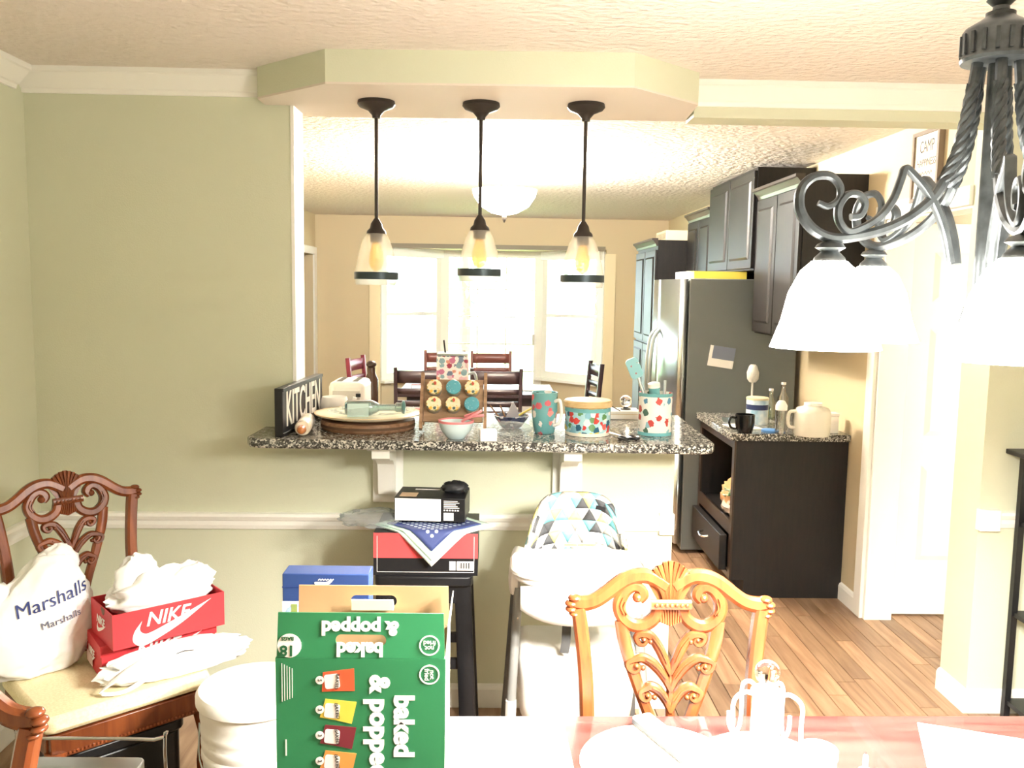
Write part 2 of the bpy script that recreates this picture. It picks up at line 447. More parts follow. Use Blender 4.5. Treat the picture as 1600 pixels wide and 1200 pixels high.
rail('trim_7', (1.99, 3.39, .758), (3.0, 3.39, .758), (0, -1, 0))
struct(B('trim_8', (.655, D-.026, .716), (.713, D+.01, .80), m_trim, bevel=.003)); struct(B('trim_9', (1.908, 3.362, .75), (1.99, 3.40, .835), m_trim, bevel=.003))
BASE = [(0, 0), (.016, 0), (.016, .075), (.01, .088), (0, .095)]
def base(name, a, b, out): return struct(MB().prof(BASE, a, b, out, (0, 0, 1)).build(name, m_trim, smooth=0), 'white baseboard')
base('baseboard_divider', (-1.75, D, 0), (.71, D, 0), (0, -1, 0)); base('baseboard_left', (-1.75, -1.28, 0), (-1.75, D-.016, 0), (1, 0, 0))
base('baseboard_pillar', (1.90, 3.39, 0), (3.0, 3.39, 0), (0, -1, 0)); base('baseboard_pillar_end', (1.915, 3.375, 0), (1.915, 3.60, 0), (-1, 0, 0))
base('baseboard_bar_end', (.71, 3.40, 0), (.71, 3.55, 0), (1, 0, 0))
base('baseboard_kitchen', (1.92, 4.49, 0), (1.92, 4.70, 0), (-1, 0, 0))
# door to the passage: casing round the opening, open six-panel slab hinged on the far jamb
struct(B('trim_10', (1.90, 4.405, 0), (1.92, 4.49, 2.10), m_trim, bevel=.004)); struct(B('trim_11', (1.90, 3.60, 2.03), (1.92, 4.404, 2.11), m_trim, bevel=.004))
struct(B('trim_12', (1.92, 4.385, 0), (2.06, 4.41, 2.03), m_trim)); struct(B('trim_13', (1.921, 3.60, 2.02), (2.06, 4.385, 2.04), m_trim))
m_door = M('cream_white_door_paint', '#efe6d8', .45)
door = struct(B('door_1', (2.075, 4.44, .012), (2.855, 4.475, 2.02), m_door, bevel=.002), 'white panel door standing open')
for (x0, x1) in ((2.19, 2.43), (2.50, 2.74)):
    for (z0, z1) in ((.30, .80), (.95, 1.50), (1.63, 1.88)):
        mb = MB(); w = .028
        mb.hexa([(x0, 4.4405, z0), (x1, 4.4405, z0), (x1, 4.4405, z1), (x0, 4.4405, z1), (x0+w, 4.431, z0+w), (x1-w, 4.431, z0+w), (x1-w, 4.431, z1-w), (x0+w, 4.431, z1-w)])
        mb.build('door_panel', m_door, door, smooth=0)
for z in (.36, 1.08, 1.80): MB().box((2.058, 4.425, z), (2.076, 4.44, z+.09)).build('hinge', m_bronze, door, smooth=0, bevel=.002)
# left doorway casing
struct(B('trim_14', (-2.0, 9.86, 0), (-1.98, 9.99, 2.0), m_trim)); struct(B('trim_15', (-2.0, 8.76, 2.0), (-1.98, 9.99, 2.08), m_trim)); struct(B('trim_16', (-2.0, 8.76, 0), (-1.98, 8.85, 2.0), m_trim))
d2 = struct(B('door_2', (-2.9, 8.87, .01), (-2.13, 8.905, 1.99), M('dark_door_paint', '#4b4742', .5)), 'dark door in the side room'); MB().ell((-2.22, 8.94, .98), (.028, .035, .028)).build('door_knob', m_chrome, d2)
# bay window beyond the breakfast table
for nm, p in (('wall_bay_soffit', [(-1.30, 10.12), (1.24, 10.12), (.62, 10.72), (-.70, 10.72)]),):
    struct(MB().prism(p, 2.10, 2.2).build(nm, m_tan, smooth=0))
struct(MB().prism([(-1.30, 10.121), (1.24, 10.121), (.62, 10.72), (-.70, 10.72)], -.02, .0).build('floor_bay', m_oak, smooth=0))
m_pane = M_glass('window_glass', '#f4fbff')
def window(n, a, b, z0, z1, label, door_=False):
    a, b = Vector((a[0], a[1], 0)), Vector((b[0], b[1], 0)); e = (b-a).normalized(); nrm = Vector((-e.y, e.x, 0)); L = (b-a).length
    def bx(s0, s1, q0, q1, t0=-.03, t1=.03):
        P = [a+e*s0+nrm*t0, a+e*s1+nrm*t0, a+e*s1+nrm*t1, a+e*s0+nrm*t1]
        return [p+Vector((0, 0, q0)) for p in P]+[p+Vector((0, 0, q1)) for p in P]
    fr = MB(); w = .08
    fr.hexa(bx(0, w, z0, z1)); fr.hexa(bx(L-w, L, z0, z1)); fr.hexa(bx(w, L-w, z1-w, z1)); fr.hexa(bx(w, L-w, z0, z0+w))
    o = struct(fr.build(('door_%d' if door_ else 'window_%d') % n, m_trim, smooth=0), label)
    zm = (z0+z1)/2
    if door_:
        for k in range(3):
            for r in range(5):
                s0 = w+.03+(L-2*w-.06)*k/3; s1 = w+.03+(L-2*w-.06)*(k+1)/3; q0 = z0+.32+(z1-z0-.45)*r/5; q1 = z0+.32+(z1-z0-.45)*(r+1)/5
                MB().hexa(bx(s0+.008, s1-.008, q0+.008, q1-.008, -.003, .003)).build('pane', m_pane, o, smooth=0)
        mb = MB(); mb.hexa(bx(w, w+.03, z0+w, z1-w)); mb.hexa(bx(L-w-.03, L-w, z0+w, z1-w)); mb.hexa(bx(w, L-w, z0+w, z0+.32))
        mb.build('stile', m_trim, o, smooth=0)
        for k in (1, 2):
            s = w+.03+(L-2*w-.06)*k/3; MB().hexa(bx(s-.008, s+.008, z0+.32, z1-w, -.012, .012)).build('muntin', m_trim, o, smooth=0)
        for r in range(1, 5):
            q = z0+.32+(z1-z0-.45)*r/5; MB().hexa(bx(w, L-w, q-.008, q+.008, -.011, .011)).build('muntin', m_trim, o, smooth=0)
        MB().hexa(bx(L-w-.05, L-w-.02, 1.0, 1.12, -.06, -.03)).build('handle', m_chrome, o, smooth=0)
    else:
        MB().hexa(bx(w, L-w, zm-.02, zm+.02, -.025, .02)).build('meeting_rail', m_trim, o, smooth=0)
        for q0, q1 in ((z0+w, zm-.02), (zm+.02, z1-w)): MB().hexa(bx(w, L-w, q0, q1, -.003, .003)).build('pane', m_pane, o, smooth=0)
        MB().hexa(bx(-.02, L+.02, z0-.03, z0, -.12, .03)).build('window_sill', m_trim, o, smooth=0)
        MB().hexa(bx(.02, L-.02, z1-.10, z1, -.09, -.031)).build('blind_valance', m_trim, o, smooth=0, bevel=.005)
    return o
window(1, (-1.30, 10.10), (-.66, 10.72), .60, 2.10, 'bay window sash with rolled white blind'); window(2, (.58, 10.72), (1.24, 10.10), .60, 2.10, 'bay window sash with rolled white blind')
window(3, (-.66, 10.72), (.58, 10.72), 0.02, 2.10, 'glazed back door with small panes', True)
for k, (a, b) in enumerate((((-1.30, 10.10), (-.66, 10.72)), ((.58, 10.72), (1.24, 10.10)))):
    a, b = Vector((*a, 0)), Vector((*b, 0)); e = (b-a).normalized(); nrm = Vector((-e.y, e.x, 0)); P = [a-nrm*.03, b-nrm*.03, b+nrm*.03, a+nrm*.03]
    struct(MB().hexa([Vector(p) for p in P]+[p+Vector((0, 0, .57)) for p in P]).build('wall_bay_'+('left', 'right')[k], m_tan, smooth=0))
m_case = M('cream_casing_paint', '#f0e2bf', .5)
struct(B('trim_17', (-1.40, 9.975, 0), (-1.28, 10.0, 2.06), m_case)); struct(B('trim_18', (1.22, 9.975, 0), (1.34, 10.0, 2.06), m_case)); struct(B('trim_19', (-1.28, 9.98, 2.09), (1.22, 10.0, 2.14), M('grey_header', '#8f8878', .6)))
# outside: lawn and trees seen through the back door
m_grass = M('lawn', '#7f9a55', .9, col2='#98ad6a', nscale=20)
gr = B('lawn', (-14, 10.8, -.12), (14, 40, -.07), m_grass); tag(gr, 'green lawn beyond the back door', 'grass'); gr['kind'] = 'structure'
def tree(x, y, h, r, sd, label):
    t = thing('garden_tree', label, 'tree', (x, y, -.07), 0, 'trees behind the house')
    MB().sweep([(0, 0, 0), (.05, 0, h*.3), (0, .04, h*.6)], [.13, .1, .06]).build('trunk', M('bark', '#5b4a3c', .9), t)
    mb = MB(); rnd = random.Random(sd)
    for k in range(900):
        d = Vector((rnd.gauss(0, 1), rnd.gauss(0, 1), rnd.gauss(0, 1))).normalized()*(rnd.random()**.4)
        c = Vector((d.x*r, d.y*r, h*.62+d.z*h*.38)); u = Vector((rnd.gauss(0, 1), rnd.gauss(0, 1), rnd.gauss(0, 1))).normalized()*.11; w = u.cross(Vector((rnd.random(), rnd.random(), 1))).normalized()*.06
        mb.add([c-u, c+w, c+u, c-w], [(0, 1, 2, 3)])
    o = mb.build('foliage', M('tree_leaves', '#5f8f78', .7, col2='#86b3a0', nscale=2), t, smooth=0, fix=False); o['kind'] = 'stuff'
tree(-.6, 17, 4.6, 1.9, 1, 'leafy green tree straight behind the back door'); tree(2.4, 21, 5.4, 2.3, 2, 'larger leafy tree standing farther back on the lawn')
# ================================================================== FIXTURES
# bar top: one granite slab with rounded corners, on two white corbels
ZB = 1.124
bar = MB()
poly = [(-.88, D-.004), (-.885, 3.18), (-.865, 3.135), (-.82, 3.118), (.74, 3.10), (.785, 3.118), (.80, 3.16), (.815, 3.86), (-.752, 3.86), (-.752, D-.004)]
bar.prism(poly, ZB-.034, ZB)
tag(bar.build('bar_counter', m_granite, smooth=30, bevel=.008), 'speckled granite bar top with rounded corners on low wall', 'countertop')
for x0, lab in ((-.405, 'white corbel under bar top, above the black boxes'), (.29, 'white corbel under bar top, above the high chair')):
    t = thing('bar_corbel', lab, 'bracket', (x0, D, 0), 0, 'corbels under the bar top')
    MB().box((-.058, -.022, .835), (.058, 0, ZB-.035)).build('back_plate', m_trim, t, smooth=0, bevel=.003)
    prof = [(0, 0), (-.03, 0), (-.045, .03), (-.05, .09), (-.07, .125), (-.12, .15), (-.20, .165), (-.22, .175), (-.22, .215), (0, .215)]
    mb = MB(); n = len(prof)
    vs = [(-.032, -.022+p, .874+q) for p, q in prof]+[(.032, -.022+p, .874+q) for p, q in prof]
    mb.add(vs, [tuple(range(n)), tuple(range(2*n-1, n-1, -1))]+[(i, n+i, n+(i+1) % n, (i+1) % n) for i in range(n)])
    mb.build('bracket_arm', m_trim, t, smooth=30)
    MB().box((-.05, -.23, ZB-.05), (.05, -.02, ZB-.0345)).build('cap_strip', m_trim, t, smooth=0)

# three pendants over the bar
m_amber = M_milk('amber_bulb_glass', '#f3d9a0', .45)
m_clear = M_milk('seeded_glass', '#fffdf6', .30)
m_rib = M_milk('ribbed_glass', '#f4f6f4', .5)
def pendant(loc, drop, label):
    t = thing('pendant_lamp', label, 'pendant lamp', loc, 0, 'pendant lamps over the bar')
    MB().lathe([(.066, 0), (.068, -.012), (.06, -.022), (.03, -.034), (.016, -.05), (.014, -.06)], 28).build('ceiling_canopy', m_bronze, t)
    MB().lathe([(.0065, -.055), (.0065, -drop+.225)], 10).build('rod', m_bronze, t)
    MB().lathe([(.008, -drop+.24), (.02, -drop+.222), (.024, -drop+.205), (.034, -drop+.195), (.036, -drop+.185), (.022, -drop+.18), (.022, -drop+.155)], 20).build('socket_cap', m_bronze, t)
    z = -drop
    MB().lathe([(.034, z+.188), (.05, z+.16), (.065, z+.11), (.075, z+.06), (.079, z+.045)], 32, capb=False, capt=False).build('glass_shade', m_clear, t)
    MB().lathe([(.0805, z+.02), (.0805, z+.046), (.077, z+.046), (.077, z+.02), (.0805, z+.02)], 32, capb=False, capt=False).build('metal_band', M('blue_black_band', '#3c474c', .4, .5), t)
    MB().lathe([(.077, z+.022), (.075, z), (.072, z), (.074, z+.022)], 32, capb=False, capt=False).build('glass_rim', m_rib, t)
    b = MB().lathe([(.012, z+.16), (.018, z+.14), (.027, z+.10), (.027, z+.08), (.018, z+.058), (.004, z+.05)], 18).build('bulb', m_amber, t)
    MB().sweep(cr([(-.008, 0, z+.14), (-.01, 0, z+.08), (0, 0, z+.13), (.01, 0, z+.08), (.008, 0, z+.14)], 4), .0012, n=5).build('filament', M('filament', '#e8b05a', .5, emit=.6), b)
    return t
p0 = at(588, 158, Z=2.328); p1 = at(752, 161, Z=2.328); p2 = at(916, 163, Z=2.328)
pendant(p0, 2.328-1.672, 'glass bell pendant lamp nearest the sage full-height wall'); pendant(p1, 2.328-1.69, 'glass bell pendant lamp in the middle over the bar'); pendant(p2, 2.328-1.673, 'glass bell pendant lamp nearest the kitchen passage')

# kitchen ceiling lamp (lit)
m_lit = M('lit_opal_glass', '#fff4e2', .3, emit=26.)
t = thing('kitchen_ceiling_lamp', 'lit opal bowl lamp hanging from the kitchen ceiling', 'ceiling lamp', (.05, 5.6, CZ))
MB().lathe([(.07, 0), (.07, -.02), (.02, -.035), (.012, -.04), (.012, -.33)], 20).build('stem', m_bronze, t)
MB().lathe([(.01, -.325), (.08, -.31), (.15, -.27), (.19, -.21), (.2, -.17), (.19, -.17), (.14, -.255), (.07, -.295), (.01, -.31)], 28, capb=False, capt=False).build('bowl', m_lit, t)
MB().lathe([(.012, -.325), (.016, -.34), (.008, -.36), (.002, -.37)], 12).build('finial', m_bronze, t)
ld = bpy.data.lights.new('kitchen_bulb', 'POINT'); ld.energy = 175; ld.color = (1, .95, .88); ld.shadow_soft_size = .1
lo = bpy.data.objects.new('kitchen_bulb', ld); col.objects.link(lo); lo.parent = t; lo.location = (0, 0, -.13)

# chandelier over the table: iron ring, twisted arms with scrolls, down-facing lit glass shades
CX, CY = .795, 1.45
ch = thing('chandelier', 'dark wrought iron scroll-arm chandelier with lit glass shades', 'chandelier', (CX, CY, CZ))
MB().lathe([(.06, 0), (.062, -.012), (.03, -.03), (.008, -.04)], 24).build('ceiling_canopy', m_iron, ch)
zt = -.245
nlink = 8
for k in range(nlink):
    z = -.045-k*(.2/nlink); pth = [(0.009*cos(a)*(1 if k % 2 else 0), 0.009*cos(a)*(0 if k % 2 else 1), z-.0125+.0165*sin(a)) for a in [2*pi*j/12 for j in range(12)]]
    MB().sweep(pth, .0026, n=6, closed=True).build('chain_link', m_iron, ch)
def Zc(py): return at(1560, py, Y=CY).z-CZ
hub = MB().lathe([(.006, Zc(-25)), (.012, Zc(-12)), (.022, Zc(0)), (.012, Zc(10)), (.013, Zc(16)), (.022, Zc(20)), (.022, Zc(26)), (.03, Zc(32)), (.05, Zc(44)), (.054, Zc(50)), (.053, Zc(88)), (.056, Zc(93)), (.054, Zc(98)), (.02, Zc(100))], 32).build('hub', m_iron, ch)
for k in range(18):
    a = 2*pi*k/18; MB().box((-.002, -.003, Zc(86)), (.002, .003, Zc(54))).build('rib', m_iron, hub, smooth=0).matrix_local = Matrix.Translation((.0545*cos(a), .0545*sin(a), 0)) @ Matrix.Rotation(a, 4, 'Z')
MB().lathe([(.013, Zc(96)), (.013, Zc(470)), (.03, Zc(485)), (.035, Zc(500)), (.018, Zc(520)), (.004, Zc(535))], 14).build('centre_rod', m_iron, ch)
def rz_(px, py): return (max((1560-px)/F*CY, .004), Zc(py))
m_shade = M('lit_frosted_shade', '#fffaf0', .3, emit=16.)
arm_path = [rz_(*p) for p in [(1530, 95), (1524, 150), (1518, 195), (1508, 240), (1492, 280), (1474, 312), (1440, 342), (1400, 362), (1355, 374), (1318, 376), (1288, 362), (1268, 334), (1268, 302), (1286, 282), (1312, 280), (1328, 296), (1328, 316), (1312, 327), (1296, 322)]]
in_path = [rz_(*p) for p in [(1508, 412), (1498, 370), (1482, 330), (1462, 298), (1440, 274), (1428, 266), (1422, 285), (1412, 315), (1395, 340), (1370, 358), (1345, 366), (1330, 350), (1328, 328), (1340, 309), (1358, 308), (1368, 322), (1362, 340), (1348, 343)]]
def polar(path, a, off=0.): return [Vector((r*cos(a)-off*sin(a), r*sin(a)+off*cos(a), z)) for r, z in path]
NARM = 5
for k in range(NARM):
    a = pi-2*pi*k/NARM
    arm = MB(); pp = cr([(r, z, 0) for r, z in arm_path], 6); P3 = polar([(p.x, p.y) for p in pp], a)
    n = len(P3); arm.sweep(P3, [.0088 if i < n*.6 else .0088-.004*(i-n*.6)/(n*.4) for i in range(n)], n=8)
    arm_o = arm.build('arm', m_iron, ch)
    # rope-twisted stretch
    tw = MB(); seg = [p for p in P3[4:26]]
    for ph in (0, 1, 2, 3):
        q = []
        for i in range(len(seg)):
            tn = (P3[4+i+1]-P3[4+i-1]).normalized(); s1 = tn.cross(Vector((-sin(a), cos(a), 0))).normalized(); s2 = tn.cross(s1); w = i*.62+ph*pi/2
            q.append(seg[i]+(s1*cos(w)+s2*sin(w))*.0062)
        tw.sweep(q, .0052, n=6)
    tw.build('twist', m_iron, arm_o)
    sc = MB(); pp = cr([(r, z, 0) for r, z in in_path], 6)
    sc.sweep(polar([(p.x, p.y) for p in pp], a), .0058, .0085, N=(-sin(a), cos(a), 0), n=8, sq=.6); sc.build('scroll', m_iron, ch)
    r0, z0 = rz_(1318, 380)
    cpos = Vector((r0*cos(a), r0*sin(a), z0))
    MB().lathe([(.006, 0), (.02, -.006), (.024, -.012), (.014, -.018), (.024, -.028), (.026, -.034)], 16, c=cpos).build('shade_cup', m_iron, ch)
    sh = MB(); sh.lathe([(.028, -.034), (.045, -.05), (.062, -.085), (.072, -.13), (.088, -.175), (.085, -.175), (.069, -.13), (.059, -.085), (.042, -.052), (.025, -.036)], 28, c=cpos, capb=False, capt=False)
    sh.build('glass_shade', m_shade, ch)
    MB().ell((cpos.x, cpos.y, cpos.z-.10), (.028, .028, .04)).build('bulb', M('lit_bulb', '#fff1d8', .3, emit=30.), ch)
    ld = bpy.data.lights.new('chandelier_bulb', 'SPOT'); ld.energy = 34; ld.color = (1, .965, .90); ld.spot_size = radians(165); ld.spot_blend = .45; ld.shadow_soft_size = .05
    lo = bpy.data.objects.new('chandelier_bulb', ld); col.objects.link(lo); lo.parent = ch; lo.location = cpos+Vector((0, 0, -.15))

# ================================================================== KITCHEN UNITS
XR = 1.92
def panel_door(mb_name, x, y0, y1, z0, z1, parent, mat, knob=True):
    """raised-panel cupboard door on a face at x looking toward -x"""
    o = B(mb_name, (x-.02, y0, z0), (x, y1, z1), mat, parent, bevel=.003); w = .055
    mb = MB()
    a = (x-.0205, y0+w, z0+w); P = [(x-.0205, y0+w, z0+w), (x-.0205, y1-w, z0+w), (x-.0205, y1-w, z1-w), (x-.0205, y0+w, z1-w)]
    q = .014; P2 = [(x-.03, y0+w+q, z0+w+q), (x-.03, y1-w-q, z0+w+q), (x-.03, y1-w-q, z1-w-q), (x-.03, y0+w+q, z1-w-q)]
    mb.add(P+P2, [(4, 5, 6, 7), (0, 1, 5, 4), (1, 2, 6, 5), (2, 3, 7, 6), (3, 0, 4, 7)]); mb.build('raised_panel', mat, o, smooth=0)
    return o
def crown_cab(x, y0, y1, z, parent):
    mb = MB(); pr_ = [(0, 0), (-.012, 0), (-.018, .018), (-.04, .045), (-.05, .05), (-.05, .065), (0, .065)]
    mb.prof(pr_, (x, y0, z), (x, y1, z), (1, 0, 0), (0, 0, 1)); mb.build('cornice', M('cornice_worn', '#3d3632', .3), parent, smooth=0)
def upper(name, y0, y1, z0, z1, xf, label, n=2, cor=True):
    t = thing(name, label, 'cabinet', (0, 0, 0), 0, 'upper kitchen cabinets')
    B('body', (xf, y0, z0), (XR-.001, y1, z1), m_dark, t)
    w = (y1-y0)/n
    for i in range(n): panel_door('door', xf, y0+i*w+.006, y0+(i+1)*w-.006, z0+.01, z1-(.07 if cor else .02), t, m_dark)
    if cor: crown_cab(xf-.001, y0, y1, z1-.066, t)
    return t
upper('wall_cabinet', 4.64, 5.42, 1.42, 2.28, 1.59, 'dark upper cabinet with cornice above the counter with the black mug')
upper('fridge_cabinet', 5.425, 6.545, 1.80, 2.415, 1.57, 'tall dark upper cabinet reaching the ceiling above the refrigerator', cor=False)
upper('wall_cabinet', 6.555, 7.36, 1.42, 2.28, 1.59, 'dark upper cabinet with cornice between refrigerator and pantry cabinet')
t = thing('pantry_cabinet', 'tall dark pantry cabinet with crown beyond the refrigerator', 'cabinet')
B('body', (1.336, 7.38, 0), (XR-.001, 8.4, 2.08), m_dark, t)
for y0, y1 in ((7.39, 7.88), (7.9, 8.39)):
    panel_door('door', 1.336, y0, y1, .12, 1.2, t, m_dark); panel_door('door', 1.336, y0, y1, 1.22, 2.0, t, m_dark)
crown_cab(1.335, 7.38, 8.4, 2.03, t)
o = B('storage_crate', (1.42, 7.5, 2.081), (1.75, 7.95, 2.17), M('cream_crate', '#e9dcb4', .6), bevel=.004); tag(o, 'cream crate on top of the pantry cabinet', 'crate')
for k in range(7): B('slot', (1.4195+.0, 7.53+k*.06, 2.10), (1.4205, 7.56+k*.06, 2.15), m_walnut, o)
# far base cabinet between refrigerator and pantry, with its top
t = thing('base_cabinet', 'dark base cabinet between refrigerator and pantry', 'cabinet'); B('body', (1.31, 6.56, .1), (XR-.001, 7.37, .875), m_dark, t); B('toe_kick', (1.37, 6.56, 0), (XR-.001, 7.37, .1), m_dark, t)
panel_door('door', 1.31, 6.57, 6.96, .12, .86, t, m_dark); panel_door('door', 1.31, 6.97, 7.36, .12, .86, t, m_dark)
tag(B('kitchen_worktop', (1.28, 6.56, .8755), (XR-.001, 7.375, .913), m_granite, bevel=.004), 'granite counter top between refrigerator and pantry', 'countertop')
# refrigerator
m_fside = M('grey_fridge_side', '#6f7472', .45)
t = thing('refrigerator', 'stainless french door refrigerator with grey side', 'refrigerator')
B('case', (1.205, 5.52, .02), (XR-.03, 6.54, 1.745), m_fside, t, bevel=.006)
for y0, y1 in ((5.52, 6.025), (6.035, 6.54)):
    mb = MB(); N = 8
    mb.grid(lambda u, v: (1.19-.055*(1-(2*((y0+(y1-y0)*u)-6.03)/1.02)**2)-.01, y0+(y1-y0)*u, .66+1.08*v), N, 1)
    mb.build('door', m_steel, t, solid=.03)
mb = MB(); mb.grid(lambda u, v: (1.18-.055*(1-(2*u-1)**2), 5.52+1.02*u, .06+.58*v), 10, 1); fd = mb.build('freezer_drawer', m_steel, t, solid=.03)
for y in (5.97, 6.09):
    MB().sweep(cr([(1.12, y, .78), (1.07, y, .86), (1.05, y, 1.1), (1.07, y, 1.34), (1.12, y, 1.42)], 6), .014, n=10).build('handle', m_steel, t)
MB().sweep(cr([(1.12, 5.7, .57), (1.07, 5.78, .57), (1.05, 6.03, .57), (1.07, 6.3, .57), (1.12, 6.38, .57)], 5), .013, n=8).build('handle', m_steel, fd)
nt_ = B('fridge_note', (1.30, 5.514, 1.24), (1.46, 5.518, 1.37), m_white); nt_.rotation_euler = (0, radians(8), 0); nt_.location = (-.13, 0, .16)
tag(nt_, 'white and blue paper note stuck on the refrigerator side', 'paper'); B('printed_block', (1.32, 5.5125, 1.29), (1.46, 5.5142, 1.37), M('blue_grey_print', '#7d8598', .6), nt_)
o = B('cereal_box', (1.28, 5.75, 1.746), (1.62, 5.98, 1.795), M('yellow_card', '#efd95a', .5)); tag(o, 'yellow food box lying on top of the refrigerator', 'box')
B('printed_name', (1.2792, 5.80, 1.765), (1.28, 5.92, 1.78), m_black, o)
o = B('white_carton', (1.30, 6.04, 1.746), (1.7, 6.45, 1.80), m_white, bevel=.003); tag(o, 'flat white carton on top of the refrigerator', 'box'); B('lid_seam', (1.2995, 6.04, 1.776), (1.3005, 6.45, 1.779), m_tan, o)
# near base cabinet: open shelf front, bottom drawer, granite top
YC = 4.70
t = thing('open_base_cabinet', 'dark base cabinet with open shelf and one drawer beside the refrigerator', 'cabinet')
side = [(1.31, .10), (1.38, .10), (1.38, 0), (XR-.003, 0), (XR-.003, .872), (1.31, .872)]
for y0 in (YC, 5.48):
    mb = MB(); n = len(side); mb.add([(x, y0, z) for x, z in side]+[(x, y0+.02, z) for x, z in side], [tuple(range(n)), tuple(range(2*n-1, n-1, -1))]+[(i, n+i, n+(i+1) % n, (i+1) % n) for i in range(n)])
    mb.build('side_panel', m_dark, t, smooth=0)
B('back_panel', (1.895, YC+.021, .1), (XR-.004, 5.479, .87), m_dark, t); B('bottom_panel', (1.33, YC+.021, .1), (1.894, 5.479, .12), m_dark, t)
B('shelf', (1.34, YC+.021, .385), (1.894, 5.479, .40), m_dark, t); B('shelf', (1.60, YC+.021, .615), (1.894, 5.479, .625), M('shelf_edge', '#7a7672', .4), t)
for a_, b_ in (((1.30, YC, .1), (1.3095, YC+.045, .872)), ((1.30, 5.455, .1), (1.3095, 5.5, .872)), ((1.30, YC+.0455, .825), (1.3095, 5.4545, .872)), ((1.30, YC+.0455, .345), (1.3095, 5.4545, .42)), ((1.30, YC+.0455, .1), (1.3095, 5.4545, .13))):
    B('face_frame', a_, b_, M('face_frame_brown', '#33271f', .35), t)
B('toe_kick', (1.39, YC+.021, 0), (1.41, 5.479, .1), m_dark, t)
dr = B('drawer', (1.255, YC+.06, .135), (1.295, 5.44, .335), m_dark, t, bevel=.004)
MB().sweep(cr([(1.255, 5.02, .255), (1.228, 5.03, .25), (1.222, 5.08, .245), (1.228, 5.13, .25), (1.255, 5.14, .255)], 5), .007, n=8).build('handle', m_chrome, dr)
tag(MB().box((1.272, YC-.025, .8735), (XR-.002, 5.505, .912)).build('kitchen_worktop', m_granite, bevel=.005), 'granite counter top holding the black mug and white jug', 'countertop')
m_bagb = M('brown_paper_bag', '#b98a5c', .75, col2='#d3a676', nscale=12)
t = thing('grocery_bag', 'crumpled brown grocery bag with greens on the open shelf', 'bag', (1.445, 5.02, .401))
crumple(MB(), (0, 0, .085), (.105, .17, .105), 32, 20, .2, 3.2, 3., flat_z=.0).build('bag', m_bagb, t, smooth=60)
crumple(MB(), (-.055, -.03, .115), (.05, .08, .03), 20, 14, .4, 4., 9.).build('green_packet', M('green_packet', '#4f8552', .4, col2='#d7e6d0', nscale=40), t)
crumple(MB(), (-.05, -.06, .05), (.065, .1, .05), 20, 14, .35, 5., 5., flat_z=.001).build('clear_wrap', M('crinkled_film', '#d9c6b8', .15), t)
tag(MB().lathe([(.03, 0), (.03, .10), (.022, .12), (.02, .14)], 16, c=(1.70, 4.80, .626)).build('shelf_jar', M('tan_jar', '#a9785a', .4), smooth=40), 'small tan jar on the upper shelf of the open base cabinet', 'jar')
# things on that counter
ZK = .912
def on(px, py, Z): return at(px, py, Z=Z)
def mug(name, label, loc, r, h, mat, rz=0., group=None, inner=None, handle_m=None, taper=.8):
    t = thing(name, label, 'mug', loc, rz, group)
    MB().lathe([(r*.72*taper/.8, 0), (r*taper, .004), (r, h*.5), (r, h), (r*.93, h), (r*.92, h*.5), (r*.7, .008), (.001, .008)], 28, capt=False).build('cup', mat, t)
    MB().sweep(cr([(r*.97, 0, h*.80), (r*1.45, 0, h*.82), (r*1.62, 0, h*.55), (r*1.4, 0, h*.28), (r*.9, 0, h*.2)], 5), .0065, n=8).build('handle', handle_m or mat, t)
    return t
p = on(1163, 676, ZK); mug('coffee_mug', 'black coffee mug on the counter beside the refrigerator', (p.x, p.y, ZK), .052, .10, M('black_ceramic', '#16181a', .2), rz=pi)
p = on(1182, 662, ZK)
t = thing('formula_can', 'blue and white powder can behind the black mug', 'can', (p.x, p.y, ZK))
MB().lathe([(.062, 0), (.062, .135), (.06, .14)], 26).build('can_body', M('blue_can', '#8fb6cf', .35, col2='#e6eef2', nscale=14), t); MB().lathe([(.064, .1405), (.064, .152), (.06, .155)], 26).build('lid', M('cream_lid', '#d9cfb0', .5), t)
MB().lathe([(.0625, .085), (.0625, .115)], 26, capb=False, capt=False).build('label_band', M('navy_label', '#27345e', .4), t)
p = on(1180, 648, ZK); t = thing('bottle_brush', 'white bottle brush standing behind the blue can', 'brush', (p.x-.02, p.y+.02, ZK)); MB().lathe([(.025, 0), (.022, .01), (.007, .015), (.006, .2)], 12).build('handle', m_plast, t); MB().lathe([(.02, .2), (.035, .22), (.038, .26), (.025, .30), (.015, .31)], 14).build('bristles', M('white_bristles', '#e9e6e0', .9, bump=.6, bscale=200), t)
p = on(1203, 675, ZK); tag(MB().lathe([(.045, 0), (.047, .006), (.047, .012), (.04, .016)], 24, c=(p.x, p.y, ZK)).build('blue_lid', M('blue_plastic', '#5f93cf', .35)), 'shallow blue plastic lid on the counter', 'dish')  # loose blue plastic lid lying flat on the counter
p = on(1219, 678, ZK); t = thing('baby_bottle', 'clear baby bottle with white cap beside the blue lid', 'bottle', (p.x, p.y, ZK)); MB().lathe([(.026, 0), (.029, .01), (.029, .06), (.026, .075), (.029, .09), (.029, .13)], 20).build('bottle_body', M_glass('clear_plastic', '#f2f5f4', .1, .25), t); MB().lathe([(.031, .13), (.031, .155), (.02, .175), (.015, .18)], 20).build('cap', m_plast, t)
p = on(1268, 680, ZK); t = thing('water_jug', 'white translucent jug with handle on the granite counter', 'jug', (p.x, p.y, ZK))
MB().lathe([(.085, 0), (.09, .01), (.09, .12), (.08, .145), (.05, .155), (.045, .16)], 4*7, sx=1.05).build('jug_body', M('milky_plastic', '#ece9dd', .3, sub=.3), t, smooth=50); MB().lathe([(.047, .1605), (.047, .175)], 18).build('cap', m_plast, t)
